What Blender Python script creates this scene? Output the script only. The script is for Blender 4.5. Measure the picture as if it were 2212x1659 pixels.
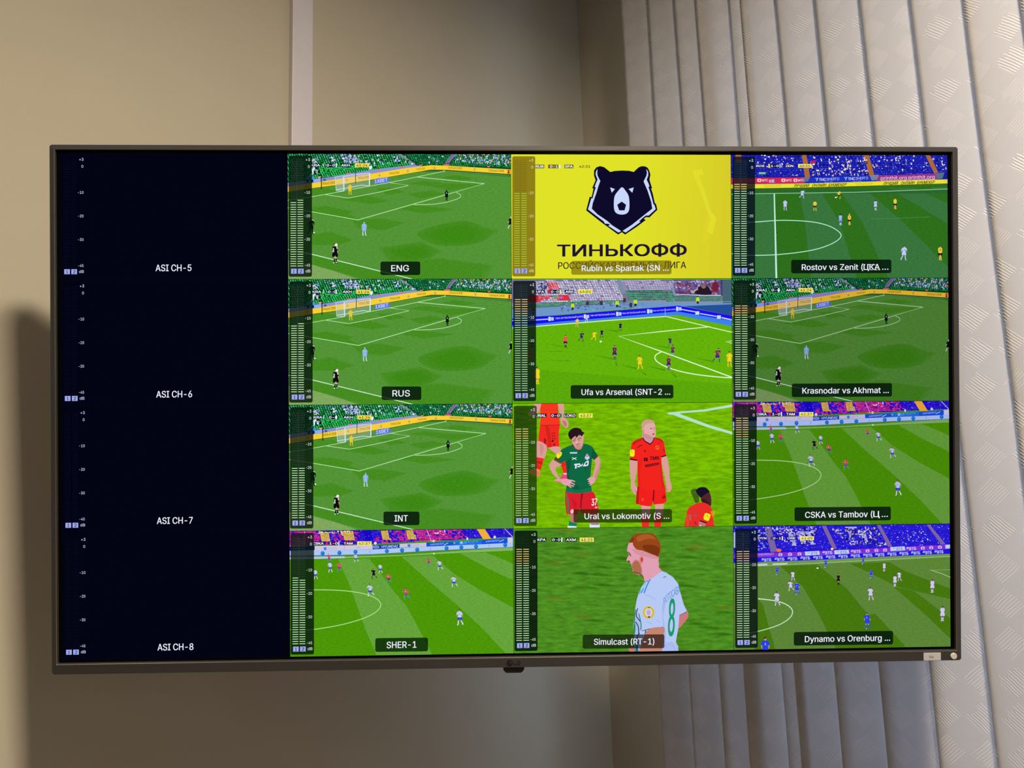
import bpy, bmesh, math, random
from mathutils import Vector, Matrix, geometry
random.seed(7)
for o in list(bpy.data.objects): bpy.data.objects.remove(o)
COL = bpy.context.scene.collection
SC = bpy.context.scene

# ------------------------------------------------------------------ camera, sky, exposure
F = 1661.0
EYE = Vector((0, 0, 1.55))
RC = Matrix(((0.99948268, 0.03216168, 0.0), (0.00458371, -0.14244708, -0.98979181), (-0.03183337, 0.98927977, -0.14252081)))
cam = bpy.data.cameras.new('camera'); cam.sensor_width = 36; cam.lens = F / 2212 * 36; cam.clip_start = 0.02
camo = bpy.data.objects.new('camera', cam); COL.objects.link(camo)
camo.matrix_world = Matrix.Translation(EYE) @ RC.to_4x4()
SC.camera = camo
w = bpy.data.worlds.new('sky'); SC.world = w; w.use_nodes = True
bg = w.node_tree.nodes['Background']; bg.inputs[0].default_value = (0.58, 0.72, 1.0, 1); bg.inputs[1].default_value = 3.4
SC.view_settings.view_transform = 'Standard'; SC.view_settings.look = 'None'
SC.view_settings.exposure = 0.0; SC.view_settings.gamma = 1.0; SC.view_settings.use_curve_mapping = False

LAMP = 14.0; SPOT = 62.0; DIM = .78       # radiance of the ceiling panels
# room frame: corner C, u along the left wall, v along the window wall, both towards the viewer
YC = 1.74
TH = math.radians(-50.0)
VV = Vector((math.cos(TH), math.sin(TH), 0)); UU = Vector((VV.y, -VV.x, 0))
P0 = Vector((0.12827, 1, 0)) * YC                 # a point on the line of the blind
OFF = 0.165                                        # blind stands off the window wall
CC = P0 - VV * (0.585 * 0.0456 * YC) - UU * OFF
# keep the corner on the sight line of the photographed corner (azimuth 0.1088)
_k = (CC.x - 0.1088 * CC.y) / (VV.x - 0.1088 * VV.y); CC = CC - VV * _k
RM = Matrix((UU, VV, Vector((0, 0, 1)))).transposed()
def room(u, v, z=0): return CC + UU * u + VV * v + Vector((0, 0, z))
LU, LV, HZ = 8.0, 9.0, 3.1

# ------------------------------------------------------------------ materials
def mat(name):
    m = bpy.data.materials.new(name); m.use_nodes = True
    return m, m.node_tree, m.node_tree.nodes, m.node_tree.links
def lin(c): return tuple(((x / 255) / 12.92 if x / 255 <= .04045 else ((x / 255 + .055) / 1.055) ** 2.4) for x in c)
def pmat(name, c, rough=.5, metal=0.0, spec=.5, noise=0, nscale=60, bump=0, bscale=300, bdist=.0006):
    m, t, n, l = mat(name); b = n['Principled BSDF']
    b.inputs['Base Color'].default_value = (*c, 1); b.inputs['Roughness'].default_value = rough
    b.inputs['Metallic'].default_value = metal; b.inputs['Specular IOR Level'].default_value = spec
    tc = n.new('ShaderNodeTexCoord')
    if noise:
        nz = n.new('ShaderNodeTexNoise'); nz.inputs['Scale'].default_value = nscale; nz.inputs['Detail'].default_value = 4
        l.new(tc.outputs['Object'], nz.inputs['Vector'])
        mx = n.new('ShaderNodeMix'); mx.data_type = 'RGBA'
        mx.inputs[6].default_value = (*[x * (1 - noise) for x in c], 1); mx.inputs[7].default_value = (*[min(1, x * (1 + noise)) for x in c], 1)
        l.new(nz.outputs['Fac'], mx.inputs[0]); l.new(mx.outputs[2], b.inputs['Base Color'])
    if bump:
        nz = n.new('ShaderNodeTexNoise'); nz.inputs['Scale'].default_value = bscale; nz.inputs['Detail'].default_value = 3
        l.new(tc.outputs['Object'], nz.inputs['Vector'])
        bp = n.new('ShaderNodeBump'); bp.inputs['Strength'].default_value = bump; bp.inputs['Distance'].default_value = bdist
        l.new(nz.outputs['Fac'], bp.inputs['Height']); l.new(bp.outputs[0], b.inputs['Normal'])
    return m
M = {}
M['wall'] = pmat('painted_wall', (.56, .505, .375), .7, noise=.03, nscale=8, bump=.35, bscale=260)
M['ceil'] = pmat('ceiling_paint', (.75, .72, .66), .8, noise=.03)
M['floor'] = pmat('floor_laminate', (.22, .16, .11), .45, noise=.25, nscale=12)
M['plastic'] = pmat('white_plastic', (.74, .70, .74), .42, noise=.02)
M['frame'] = pmat('window_plastic', (.8, .8, .8), .3, noise=.02)
M['bezel'] = pmat('brushed_grey_metal', (.085, .083, .08), .38, .5, noise=.06, nscale=400)
M['bezel_lip'] = pmat('polished_grey_lip', (.42, .39, .36), .2, .9, noise=.04, nscale=300)
M['black'] = pmat('black_plastic', (.008, .008, .009), .35, noise=.1)
M['back'] = pmat('rear_plastic', (.02, .02, .021), .5, noise=.1)
M['logo'] = pmat('logo_print', (.018, .018, .018), .4, .3, noise=.05)
M['sticker'] = pmat('paper_sticker', (.62, .60, .60), .55, noise=.03)
M['ink'] = pmat('ink', (.02, .02, .025), .6, noise=.05)
M['pad'] = pmat('cream_pad', (.72, .68, .54), .45, noise=.03)
M['steel'] = pmat('bracket_steel', (.05, .05, .05), .45, .6, noise=.1)
m, t, n, l = mat('lamp_diffuser'); n.clear(); e = n.new('ShaderNodeEmission'); e.inputs[0].default_value = (1, .86, .68, 1); e.inputs[1].default_value = LAMP
oo = n.new('ShaderNodeOutputMaterial'); l.new(e.outputs[0], oo.inputs[0]); M['lamp'] = m
m2 = m.copy(); m2.name = 'lamp_diffuser_dimmed'; m2.node_tree.nodes['Emission'].inputs[1].default_value = LAMP * DIM; m2.node_tree.nodes['Emission'].inputs[0].default_value = (.95, .95, .93, 1); M['lamp_dim'] = m2
m, t, n, l = mat('window_glass'); n.clear(); g = n.new('ShaderNodeBsdfGlass'); g.inputs['Roughness'].default_value = 0; g.inputs['IOR'].default_value = 1.02
oo = n.new('ShaderNodeOutputMaterial'); l.new(g.outputs[0], oo.inputs[0]); M['glass'] = m

# screen: what a lit panel shows is its own light; a glossy cover catches a little of the room
def screen_mat(name, kind):
    m, t, n, l = mat(name); n.clear(); out = n.new('ShaderNodeOutputMaterial')
    at = n.new('ShaderNodeVertexColor'); at.layer_name = 'Col'
    em = n.new('ShaderNodeEmission'); src = at.outputs['Color']
    if kind in ('turf', 'coarse'):
        tc = n.new('ShaderNodeTexCoord'); mp = n.new('ShaderNodeMapping'); nz = n.new('ShaderNodeTexNoise')
        mp.inputs['Scale'].default_value = (220, 900, 1) if kind == 'turf' else (55, 230, 1)
        nz.inputs['Scale'].default_value = 1; nz.inputs['Detail'].default_value = 5; nz.inputs['Roughness'].default_value = .65
        l.new(tc.outputs['Object'], mp.inputs[0]); l.new(mp.outputs[0], nz.inputs['Vector'])
        mr = n.new('ShaderNodeMapRange'); mr.inputs['From Min'].default_value = .3; mr.inputs['From Max'].default_value = .7
        a = .80 if kind == 'turf' else .62
        mr.inputs['To Min'].default_value = a; mr.inputs['To Max'].default_value = 2 - a; mr.clamp = False
        l.new(nz.outputs['Fac'], mr.inputs['Value'])
        vm = n.new('ShaderNodeVectorMath'); vm.operation = 'SCALE'
        l.new(src, vm.inputs[0]); l.new(mr.outputs[0], vm.inputs['Scale']); src = vm.outputs[0]
    l.new(src, em.inputs[0])
    if kind == 'alpha':
        tr = n.new('ShaderNodeBsdfTransparent'); mx = n.new('ShaderNodeMixShader')
        l.new(at.outputs['Alpha'], mx.inputs[0]); l.new(tr.outputs[0], mx.inputs[1]); l.new(em.outputs[0], mx.inputs[2]); l.new(mx.outputs[0], out.inputs[0])
    else:
        l.new(em.outputs[0], out.inputs[0])
    return m
SM = [screen_mat('screen_light', 'flat'), screen_mat('screen_turf', 'turf'), screen_mat('screen_turf_coarse', 'coarse'), screen_mat('screen_overlay', 'alpha')]
m = pmat('dark_screen_panel', (.002, .002, .003), .16, noise=.05); M['panel'] = m
_b = m.node_tree.nodes['Principled BSDF']; _b.inputs['Coat Weight'].default_value = 0; _b.inputs['Specular IOR Level'].default_value = .08
M['navy'] = pmat('backlit_black_panel', (.002, .002, .004), .2, noise=.05)
_b = M['navy'].node_tree.nodes['Principled BSDF']; _b.inputs['Emission Color'].default_value = (*lin((3, 3, 20)), 1); _b.inputs['Emission Strength'].default_value = 1; _b.inputs['Specular IOR Level'].default_value = .25

# blind fabric: diamonds with stitched hatching
def blind_mat():
    m, t, n, l = mat('blind_fabric'); b = n['Principled BSDF']; out = n['Material Output']
    uv = n.new('ShaderNodeUVMap'); uv.uv_map = 'UVMap'
    def mth(op, a, b_=None, c=None):
        x = n.new('ShaderNodeMath'); x.operation = op
        for i, q in enumerate((a, b_, c)):
            if q is None: continue
            if isinstance(q, (int, float)): x.inputs[i].default_value = q
            else: l.new(q, x.inputs[i])
        return x.outputs[0]
    sp = n.new('ShaderNodeSeparateXYZ'); l.new(uv.outputs[0], sp.inputs[0]); U, V = sp.outputs[0], sp.outputs[1]
    wz = n.new('ShaderNodeTexNoise'); wz.inputs['Scale'].default_value = 40; l.new(uv.outputs[0], wz.inputs['Vector'])
    wob = mth('MULTIPLY', mth('SUBTRACT', wz.outputs['Fac'], .5), .10)
    s = .038
    p = mth('DIVIDE', mth('ADD', U, V), s * 1.41421); q = mth('DIVIDE', mth('SUBTRACT', U, V), s * 1.41421)
    fp, fq = mth('FLOOR', p), mth('FLOOR', q); rp, rq = mth('SUBTRACT', p, fp), mth('SUBTRACT', q, fq)
    chk = mth('LESS_THAN', mth('MODULO', mth('ADD', mth('ADD', fp, fq), 400.0), 2.0), .5)
    par = mth('LESS_THAN', mth('MODULO', mth('ADD', fp, 400.0), 2.0), .5)
    cv = n.new('ShaderNodeCombineXYZ'); l.new(fp, cv.inputs[0]); l.new(fq, cv.inputs[1])
    wn = n.new('ShaderNodeTexWhiteNoise'); wn.noise_dimensions = '2D'; l.new(cv.outputs[0], wn.inputs['Vector'])
    par = mth('LESS_THAN', wn.outputs['Value'], .5)
    def inside(r): return mth('MULTIPLY', mth('GREATER_THAN', r, .04), mth('LESS_THAN', r, .95))
    cell = mth('MULTIPLY', chk, mth('MULTIPLY', inside(rp), inside(rq)))
    co = mth('ADD', mth('MULTIPLY', par, rp), mth('MULTIPLY', mth('SUBTRACT', 1.0, par), rq))
    # ragged thread ends: thread length varies
    other = mth('ADD', mth('MULTIPLY', par, rq), mth('MULTIPLY', mth('SUBTRACT', 1.0, par), rp))
    idx = mth('FLOOR', mth('MULTIPLY', co, 10.0))
    cv2 = n.new('ShaderNodeCombineXYZ'); l.new(mth('ADD', mth('MULTIPLY', fp, 13.0), idx), cv2.inputs[0]); l.new(fq, cv2.inputs[1])
    wn2 = n.new('ShaderNodeTexWhiteNoise'); wn2.noise_dimensions = '2D'; l.new(cv2.outputs[0], wn2.inputs['Vector'])
    ragged = mth('GREATER_THAN', other, mth('MULTIPLY', wn2.outputs['Value'], .26))
    wav = mth('SINE', mth('MULTIPLY', mth('ADD', co, wob), 2 * math.pi * 10.0))
    thr = mth('MULTIPLY', mth('MULTIPLY', cell, ragged), mth('ADD', mth('MULTIPLY', wav, .5), .5))
    fine = n.new('ShaderNodeTexNoise'); fine.inputs['Scale'].default_value = 900; fine.inputs['Detail'].default_value = 3; l.new(uv.outputs[0], fine.inputs['Vector'])
    mott = mth('MULTIPLY', mth('MULTIPLY', mth('SUBTRACT', 1.0, chk), mth('LESS_THAN', wn.outputs['Value'], .45)), fine.outputs['Fac'])
    hgt = mth('ADD', mth('ADD', thr, mth('MULTIPLY', mott, .9)), mth('MULTIPLY', fine.outputs['Fac'], .35))
    bp = n.new('ShaderNodeBump'); bp.inputs['Strength'].default_value = .75; bp.inputs['Distance'].default_value = .0005
    l.new(hgt, bp.inputs['Height'])
    mx = n.new('ShaderNodeMix'); mx.data_type = 'RGBA'; mx.inputs[6].default_value = (.64, .62, .605, 1); mx.inputs[7].default_value = (.80, .76, .72, 1)
    l.new(mth('MULTIPLY', thr, .8), mx.inputs[0]); l.new(mx.outputs[2], b.inputs['Base Color'])
    l.new(mth('SUBTRACT', .58, mth('MULTIPLY', thr, .22)), b.inputs['Roughness'])
    b.inputs['Specular IOR Level'].default_value = .55
    l.new(bp.outputs[0], b.inputs['Normal'])
    tr = n.new('ShaderNodeBsdfTranslucent'); tr.inputs[0].default_value = (.7, .7, .72, 1)
    ms = n.new('ShaderNodeMixShader'); ms.inputs[0].default_value = .30
    l.new(b.outputs[0], ms.inputs[1]); l.new(tr.outputs[0], ms.inputs[2]); l.new(ms.outputs[0], out.inputs[0])
    return m
M['blind'] = blind_mat()

# ------------------------------------------------------------------ object helpers
def link(name, me, m, parent=None, mw=None):
    o = bpy.data.objects.new(name, me); COL.objects.link(o)
    if m:
        for x in (m if isinstance(m, list) else [m]): me.materials.append(x)
    if parent: o.parent = parent
    if mw: o.matrix_local = mw
    return o
def empty(name, mw):
    o = bpy.data.objects.new(name, None); COL.objects.link(o); o.matrix_world = mw; o.empty_display_size = .1; return o
def tag(o, label=None, cat=None, group=None, kind=None):
    for k, v in (('label', label), ('category', cat), ('group', group), ('kind', kind)):
        if v: o[k] = v
    return o
def box(bm, a, b, bev=0):
    r = bmesh.ops.create_cube(bm, size=1); vs = r['verts']
    for v in vs: v.co = Vector([(a[i] + b[i]) / 2 + v.co[i] * (b[i] - a[i]) for i in range(3)])
    if bev: bmesh.ops.bevel(bm, geom=list({e for v in vs for e in v.link_edges}), offset=bev, segments=2, affect='EDGES', profile=.6)
def mesh_of(bm, name, smooth=False):
    bmesh.ops.recalc_face_normals(bm, faces=bm.faces[:])
    me = bpy.data.meshes.new(name); bm.to_mesh(me); bm.free()
    if smooth: me.polygons.foreach_set('use_smooth', [True] * len(me.polygons))
    return me
def boxes(name, lst, m, parent=None, mw=None, bev=0):
    bm = bmesh.new()
    for a, b in lst: box(bm, a, b, bev)
    return link(name, mesh_of(bm, name), m, parent, mw)
ROOMM = Matrix.Translation(CC) @ RM.to_4x4()     # local x=u, y=v, z=up

# ------------------------------------------------------------------ room shell
T_ = .15
W1a, W1b, Z1a, Z1b = .34, 2.9, .85, 2.55
for nm, L in (('floor', [((-T_, -T_, -.1), (LU + T_, LV + T_, 0))]),
              ('ceiling', [((-T_, -T_, HZ), (LU + T_, LV + T_, HZ + .1))]),
              ('wall_left', [((-T_, -T_, 0), (LU + T_, 0, HZ))]),
              ('wall_right', [((-T_, 0, 0), (0, W1a, HZ)), ((-T_, W1b, 0), (0, LV, HZ)), ((-T_, W1a, 0), (0, W1b, Z1a)), ((-T_, W1a, Z1b), (0, W1b, HZ))]),
              ('wall_back', [((LU, 0, 0), (LU + T_, LV, HZ))]),
              ('wall_front', [((-T_, LV, 0), (LU + T_, LV + T_, HZ))])):
    o = boxes(nm, L, M['floor'] if nm == 'floor' else M['ceil'] if nm == 'ceiling' else M['wall'], mw=ROOMM)
    tag(o, kind='structure')
fr = .06
win = boxes('window_1', [((-.11, W1a, Z1a), (-.04, W1a + fr, Z1b)), ((-.11, W1b - fr, Z1a), (-.04, W1b, Z1b)), ((-.11, W1a, Z1a), (-.04, W1b, Z1a + fr)),
                         ((-.11, W1a, Z1b - fr), (-.04, W1b, Z1b)), ((-.11, 1.6, Z1a + fr), (-.04, 1.67, Z1b - fr))], M['frame'], mw=ROOMM)
tag(win, kind='structure')
boxes('pane', [((-.08, W1a + fr, Z1a + fr), (-.072, 1.6, Z1b - fr))], M['glass'], win)
boxes('pane', [((-.08, 1.67, Z1a + fr), (-.072, W1b - fr, Z1b - fr))], M['glass'], win)

# ceiling panels (out of frame)
def lamp(u, v, label, m_, hs=.29):
    mw = Matrix.Translation(room(u, v, HZ)) @ RM.to_4x4()
    r = empty('ceiling_lamp', mw); tag(r, label, 'ceiling lamp', 'square office ceiling lamps')
    bm = bmesh.new(); a = hs + .03; box(bm, (-a, -a, -.045), (-hs, a, 0)); box(bm, (hs, -a, -.045), (a, a, 0)); box(bm, (-hs, -a, -.045), (hs, -hs, 0)); box(bm, (-hs, hs, -.045), (hs, a, 0))
    link('housing', mesh_of(bm, 'housing'), M['frame'], r)
    boxes('diffuser', [((-hs, -hs, -.03), (hs, hs, -.02))], m_, r)
    return r
_q = RM.transposed() @ (Vector((.42, -.12, 0)) - CC)
r = lamp(_q.x, _q.y, 'small square ceiling lamp just in front of the television', M['lamp'], .14)
al = bpy.data.lights.new('ceiling_lamp_light', 'AREA'); al.shape = 'SQUARE'; al.size = .27; al.energy = SPOT; al.color = (1, .865, .70); al.spread = math.radians(166)
alo = bpy.data.objects.new('lamp_light', al); COL.objects.link(alo); alo.parent = r; alo.location = (0, 0, -.032)
lamp(4.5, 2.0, 'square ceiling lamp away from the window, nearest the left wall', M['lamp_dim'])
lamp(1.5, 6.6, 'added fill light, square ceiling panel by the window at the far end of the room', M['lamp_dim'])  # unseen lamp added as soft fill for the room
lamp(4.5, 6.6, 'added fill light, square ceiling panel in the far rear of the room', M['lamp_dim'])  # another added fill lamp, raises the ambient light only

# ------------------------------------------------------------------ cable channel on the left wall
def hit_left(px, py):      # left wall point seen at a photo pixel
    d = RC @ Vector(((px - 1106) / F, (829.5 - py) / F, -1)); k = ((CC - EYE).dot(VV)) / d.dot(VV); return EYE + d * k
a = (hit_left(624, 160) - CC).dot(UU); b = (hit_left(668, 160) - CC).dot(UU)
bm = bmesh.new(); box(bm, (b, .0002, 1.45), (a, .017, HZ - .005), .0015)
o = link('cable_channel', mesh_of(bm, 'cable_channel'), M['plastic'], mw=ROOMM)
tag(o, 'pale vertical plastic cable channel on the left wall, running down behind the television', 'cable channel')

# ------------------------------------------------------------------ vertical blind
AZ = [.1663, .2039, .2416, .2719, .3195, .3349, .3853, .4405, .5039, .5748, .6504, .7310, .8150, .905, 1.0, 1.10, 1.21]
bl = empty('vertical_blind', Matrix.Translation(room(OFF, 0, 0)) @ RM.to_4x4())
tag(bl, 'cream vertical blind with woven diamond pattern, covering the window wall right of the corner', 'blind')
def slat(v0, yaw, ph, bow, w_=.089, z0=.12, z1=2.98):
    bm = bmesh.new(); uvl = bm.loops.layers.uv.new('UVMap'); NX, NZ = 12, 24; th = .0007
    cy, sy = math.cos(yaw), math.sin(yaw); rows = []
    for side in (0, 1):
        g = []
        for i in range(NX + 1):
            s_ = i / NX; x = s_ * w_; d = bow * (1 - (2 * s_ - 1) ** 2) + (th if side == 0 else 0)
            yy = x * cy; dd = d - x * sy
            g.append([bm.verts.new((dd + .001 * math.sin(j * .9 + ph * 40) * (j / NZ), v0 + yy, z0 + (z1 - z0) * j / NZ)) for j in range(NZ + 1)])
        rows.append(g)
    def q(vs, st):
        f = bm.faces.new(vs); f.smooth = True
        for lp, (a_, b_) in zip(f.loops, st): lp[uvl].uv = (a_ + ph, b_ + ph * 3)
    for k in (0, 1):
        g = rows[k]
        for i in range(NX):
            for j in range(NZ):
                q((g[i][j], g[i + 1][j], g[i + 1][j + 1], g[i][j + 1]), [((i + a_) / NX * w_, z0 + (z1 - z0) * (j + b_) / NZ) for a_, b_ in ((0, 0), (1, 0), (1, 1), (0, 1))])
    for i in (0, NX):
        for j in range(NZ): q((rows[0][i][j], rows[0][i][j + 1], rows[1][i][j + 1], rows[1][i][j]), [(0, 0)] * 4)
    for j in (0, NZ):
        for i in range(NX): q((rows[0][i][j], rows[0][i + 1][j], rows[1][i + 1][j], rows[1][i][j]), [(0, 0)] * 4)
    me = mesh_of(bm, 'slat'); return link('slat', me, M['blind'], bl)
base = room(OFF, 0, 0)
for i, t in enumerate(AZ):
    front = .012
    B = room(OFF + front, 0, 0); k = (t * B.y - B.x) / (VV.x - t * VV.y)
    nxt = AZ[i + 1] if i + 1 < len(AZ) else t + .1
    random.seed(40 + i)
    slat(k, math.radians((9) + random.uniform(-.5, .5)), random.uniform(0, .5), .0028, .042 if i == 4 else .089)
k += .079
while k < 2.9: slat(k, math.radians(9), random.uniform(0, .5), .0028); k += .079
boxes('headrail', [((-.02, .1, 2.981), (.03, 3.0, 3.04))], M['frame'], bl)

# ------------------------------------------------------------------ television
TR = Matrix(((0.99927986, 0.02624145, 0.02740697), (0.03083725, -0.14077629, -0.98956107), (-0.02210926, 0.9896936, -0.14148412)))
TC = Vector((-0.00039223, 1.04107396, 0.122823605)) + EYE
TVM = Matrix.Translation(TC) @ TR.to_4x4()
tv = empty('television', TVM)
tag(tv, 'large grey-framed flat television showing a sixteen-tile football video wall, hung in front of the corner', 'television')
SN = TR.col[2].copy()
def S(px, py, z=0.0):      # point of the flat screen measured at a photo position -> screen metres
    d = RC @ Vector(((px - 1106) / F, (829.5 - py) / F, -1)); o = TC + SN * z
    k = (o - EYE).dot(SN) / d.dot(SN); p = TR.transposed() @ (EYE + d * k - TC); return p.x, p.y
X2, Y2 = .6177, .3545
# frame rings: profile from outer rear to inner lip
def ring(bm, prof):
    # prof: (dx outward from active half size, z) ; bottom rail deeper
    loops = []
    for (ol, ot, ob, z, r) in prof:
        xs, yt, yb = .6048 + ol, .3402 + ot, -(.3402 + ob); pts = []
        for cx_, cy_, a0 in ((xs - r, yt - r, 0), (-xs + r, yt - r, 90), (-xs + r, yb + r, 180), (xs - r, yb + r, 270)):
            for k in range(5):
                a_ = math.radians(a0 + 90 * k / 4); pts.append((cx_ + r * math.cos(a_), cy_ + r * math.sin(a_), z))
        loops.append([bm.verts.new(p) for p in pts])
    for A, B in zip(loops, loops[1:]):
        for i in range(len(A)): bm.faces.new((A[i], A[(i + 1) % len(A)], B[(i + 1) % len(B)], B[i]))
bm = bmesh.new()
ring(bm, [(.0112, .0095, .0165, -.026, .003), (.0128, .0108, .0182, -.020, .004), (.0128, .0108, .0182, .0020, .0035), (.0120, .0100, .0172, .0042, .0032), (.0064, .0046, .0046, .0046, .0008)])
bez = link('bezel', mesh_of(bm, 'bezel', False), M['bezel'], tv)
bm = bmesh.new()
ring(bm, [(.0064, .0046, .0046, .0046, .0008), (.0052, .0037, .0036, .0040, .0006), (.0049, .0034, .0030, .0006, .0005)])
link('inner_lip', mesh_of(bm, 'inner_lip'), M['bezel_lip'], tv)
boxes('screen_panel', [((-.6110, -.3445, -.004), (.6110, .3445, 0))], M['panel'], tv)
bm = bmesh.new(); box(bm, (-.612, -.352, -.034), (.612, .348, -.0045), .004); box(bm, (-.42, -.335, -.058), (.42, .02, -.034), .008)
link('rear_housing', mesh_of(bm, 'rear_housing'), M['back'], tv)
# receiver foot under the logo
a = S(1087, 1442, -.004); b = S(1132, 1450, -.004)
bm = bmesh.new()
pts = [(a[0], a[1] + .004), (b[0], a[1] + .004), (b[0], a[1] - .001), (b[0] - .0028, b[1] + .0008), (b[0] - .0045, b[1]), (a[0] + .0045, b[1]), (a[0] + .0028, b[1] + .0008), (a[0], a[1] - .001)]
f0 = [bm.verts.new((x, y, .0012)) for x, y in pts]; f1 = [bm.verts.new((x, y, -.02)) for x, y in pts]
bm.faces.new(f0); bm.faces.new(f1[::-1])
for i in range(8): bm.faces.new((f0[i], f0[(i + 1) % 8], f1[(i + 1) % 8], f1[i]))
tag(link('receiver_foot', mesh_of(bm, 'receiver_foot'), M['black'], tv), 'small black sensor tab under the logo')

# ------------------------------------------------------------------ text
def inpoly(x, y, P):
    c = False; j = len(P) - 1
    for i in range(len(P)):
        if (P[i][1] > y) != (P[j][1] > y) and x < (P[j][0] - P[i][0]) * (y - P[i][1]) / (P[j][1] - P[i][1]) + P[i][0]: c = not c
        j = i
    return c
_gc = {}
import os
_ft = None
try:
    _fp = os.path.join(bpy.utils.system_resource('DATAFILES'), 'fonts', 'Inter.woff2')
    if os.path.exists(_fp): _ft = bpy.data.fonts.load(_fp)       # the typeface that ships inside Blender
except Exception: _ft = None
def glyphs(s, bold=0):
    key = s
    if key in _gc: return _gc[key]
    c = bpy.data.curves.new('txt', 'FONT'); c.body = s; c.resolution_u = 3; c.fill_mode = 'FRONT'
    if _ft: c.font = _ft
    o = bpy.data.objects.new('txt', c); COL.objects.link(o)
    bpy.context.view_layer.update(); cu = o.to_curve(bpy.context.evaluated_depsgraph_get())
    cont = []
    for sp in cu.splines:
        bp = sp.bezier_points; P = []; n = len(bp)
        for i in range(n):
            p0, p1, p2, p3 = bp[i].co, bp[i].handle_right, bp[(i + 1) % n].handle_left, bp[(i + 1) % n].co
            st = ((p1 - p0).length + (p3 - p2).length > 1e-5 and abs((p3 - p0).normalized().cross((p1 - p0)).length) + abs((p3 - p0).normalized().cross((p2 - p0)).length) > 1e-4)
            for k in range(4 if st else 1):
                t = k / 4; q = p0 * (1 - t) ** 3 + p1 * 3 * t * (1 - t) ** 2 + p2 * 3 * t * t * (1 - t) + p3 * t ** 3; P.append((q.x, q.y))
        ar = sum(P[i - 1][0] * P[i][1] - P[i][0] * P[i - 1][1] for i in range(len(P))) / 2
        if abs(ar) > 1e-7: cont.append((ar, P))
    sg = 1 if max(cont, key=lambda c: abs(c[0]))[0] > 0 else -1
    outs = [P for ar, P in cont if ar * sg > 0]; holes = [P for ar, P in cont if ar * sg < 0]; vs = []; ts = []
    for P in outs:
        H = [h for h in holes if all(inpoly(q[0], q[1], P) for q in h)]
        n0 = len(vs); L = [P] + H; fl = [q for z in L for q in z]
        T3 = geometry.tessellate_polygon([[Vector((x, y, 0)) for x, y in q] for q in L])
        at = sum(abs((fl[j][0] - fl[i][0]) * (fl[k][1] - fl[i][1]) - (fl[j][1] - fl[i][1]) * (fl[k][0] - fl[i][0])) for i, j, k in T3) / 2
        an = abs(sum(q[i - 1][0] * q[i][1] - q[i][0] * q[i - 1][1] for q in L for i in range(len(q)))) / 2
        if abs(at - an) < .004 * an:
            vs += fl; ts += [tuple(n0 + i for i in t_) for t_ in T3]
        else:                                   # contour crosses itself: cut into level bands, keep what winds around
            E = [(q[i - 1], q[i]) for q in L for i in range(len(q)) if abs(q[i - 1][1] - q[i][1]) > 1e-7]
            ys = {round(p[1], 6) for p in fl}
            for i in range(len(E)):
                for j in range(i):
                    (ax, ay), (bx, by) = E[i]; (cx_, cy_), (dx, dy) = E[j]; d = (bx - ax) * (dy - cy_) - (by - ay) * (dx - cx_)
                    if abs(d) < 1e-12: continue
                    t = ((cx_ - ax) * (dy - cy_) - (cy_ - ay) * (dx - cx_)) / d; u = ((cx_ - ax) * (by - ay) - (cy_ - ay) * (bx - ax)) / d
                    if 0 < t < 1 and 0 < u < 1: ys.add(round(ay + t * (by - ay), 6))
            ys = sorted(ys)
            for y0, y1 in zip(ys, ys[1:]):
                if y1 - y0 < 1e-5: continue
                ym = (y0 + y1) / 2; X = []
                for (ax, ay), (bx, by) in E:
                    if (ay > ym) != (by > ym):
                        f = lambda y: ax + (bx - ax) * (y - ay) / (by - ay)
                        X.append((f(ym), f(y0), f(y1), 1 if by > ay else -1))
                X.sort(); wn = 0
                for i in range(len(X) - 1):
                    wn += X[i][3]
                    if wn: n1 = len(vs); vs += [(X[i][1], y0), (X[i + 1][1], y0), (X[i + 1][2], y1), (X[i][2], y1)]; ts.append((n1, n1 + 1, n1 + 2, n1 + 3))
    o.to_curve_clear(); bpy.data.objects.remove(o); bpy.data.curves.remove(c)
    x0 = min(v[0] for v in vs); x1 = max(v[0] for v in vs)
    _gc[key] = ([((x - x0), y) for x, y in vs], ts, x1 - x0); return _gc[key]
CAP = 1.0; _h = glyphs('H')[0]; CAP = max(v[1] for v in _h)   # cap height at size 1
def solid_text(name, s, x, y, width, cap, z, m, parent, bold=0, depth=.00015):
    vs, ts, wd = glyphs(s, bold); bm = bmesh.new()
    q = [bm.verts.new((x + vx / wd * width, y + vy / CAP * cap, z)) for vx, vy in vs]
    for t_ in ts:
        try: bm.faces.new([q[i] for i in t_])
        except ValueError: pass
    r = bmesh.ops.extrude_face_region(bm, geom=bm.faces[:]); bmesh.ops.translate(bm, verts=[e for e in r['geom'] if isinstance(e, bmesh.types.BMVert)], vec=(0, 0, depth))
    return link(name, mesh_of(bm, name), m, parent)
def disc(bm, x, y, r, z0, z1, n=28, rb=0):
    rings = [(r, z0), (r, z1 - rb), (r - rb, z1)] if rb else [(r, z0), (r, z1)]
    L = [[bm.verts.new((x + q * math.cos(2 * math.pi * k / n), y + q * math.sin(2 * math.pi * k / n), z)) for k in range(n)] for q, z in rings]
    for A, B in zip(L, L[1:]):
        for k in range(n): bm.faces.new((A[k], A[(k + 1) % n], B[(k + 1) % n], B[k]))
    bm.faces.new(L[-1]); bm.faces.new(L[0][::-1])
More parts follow.
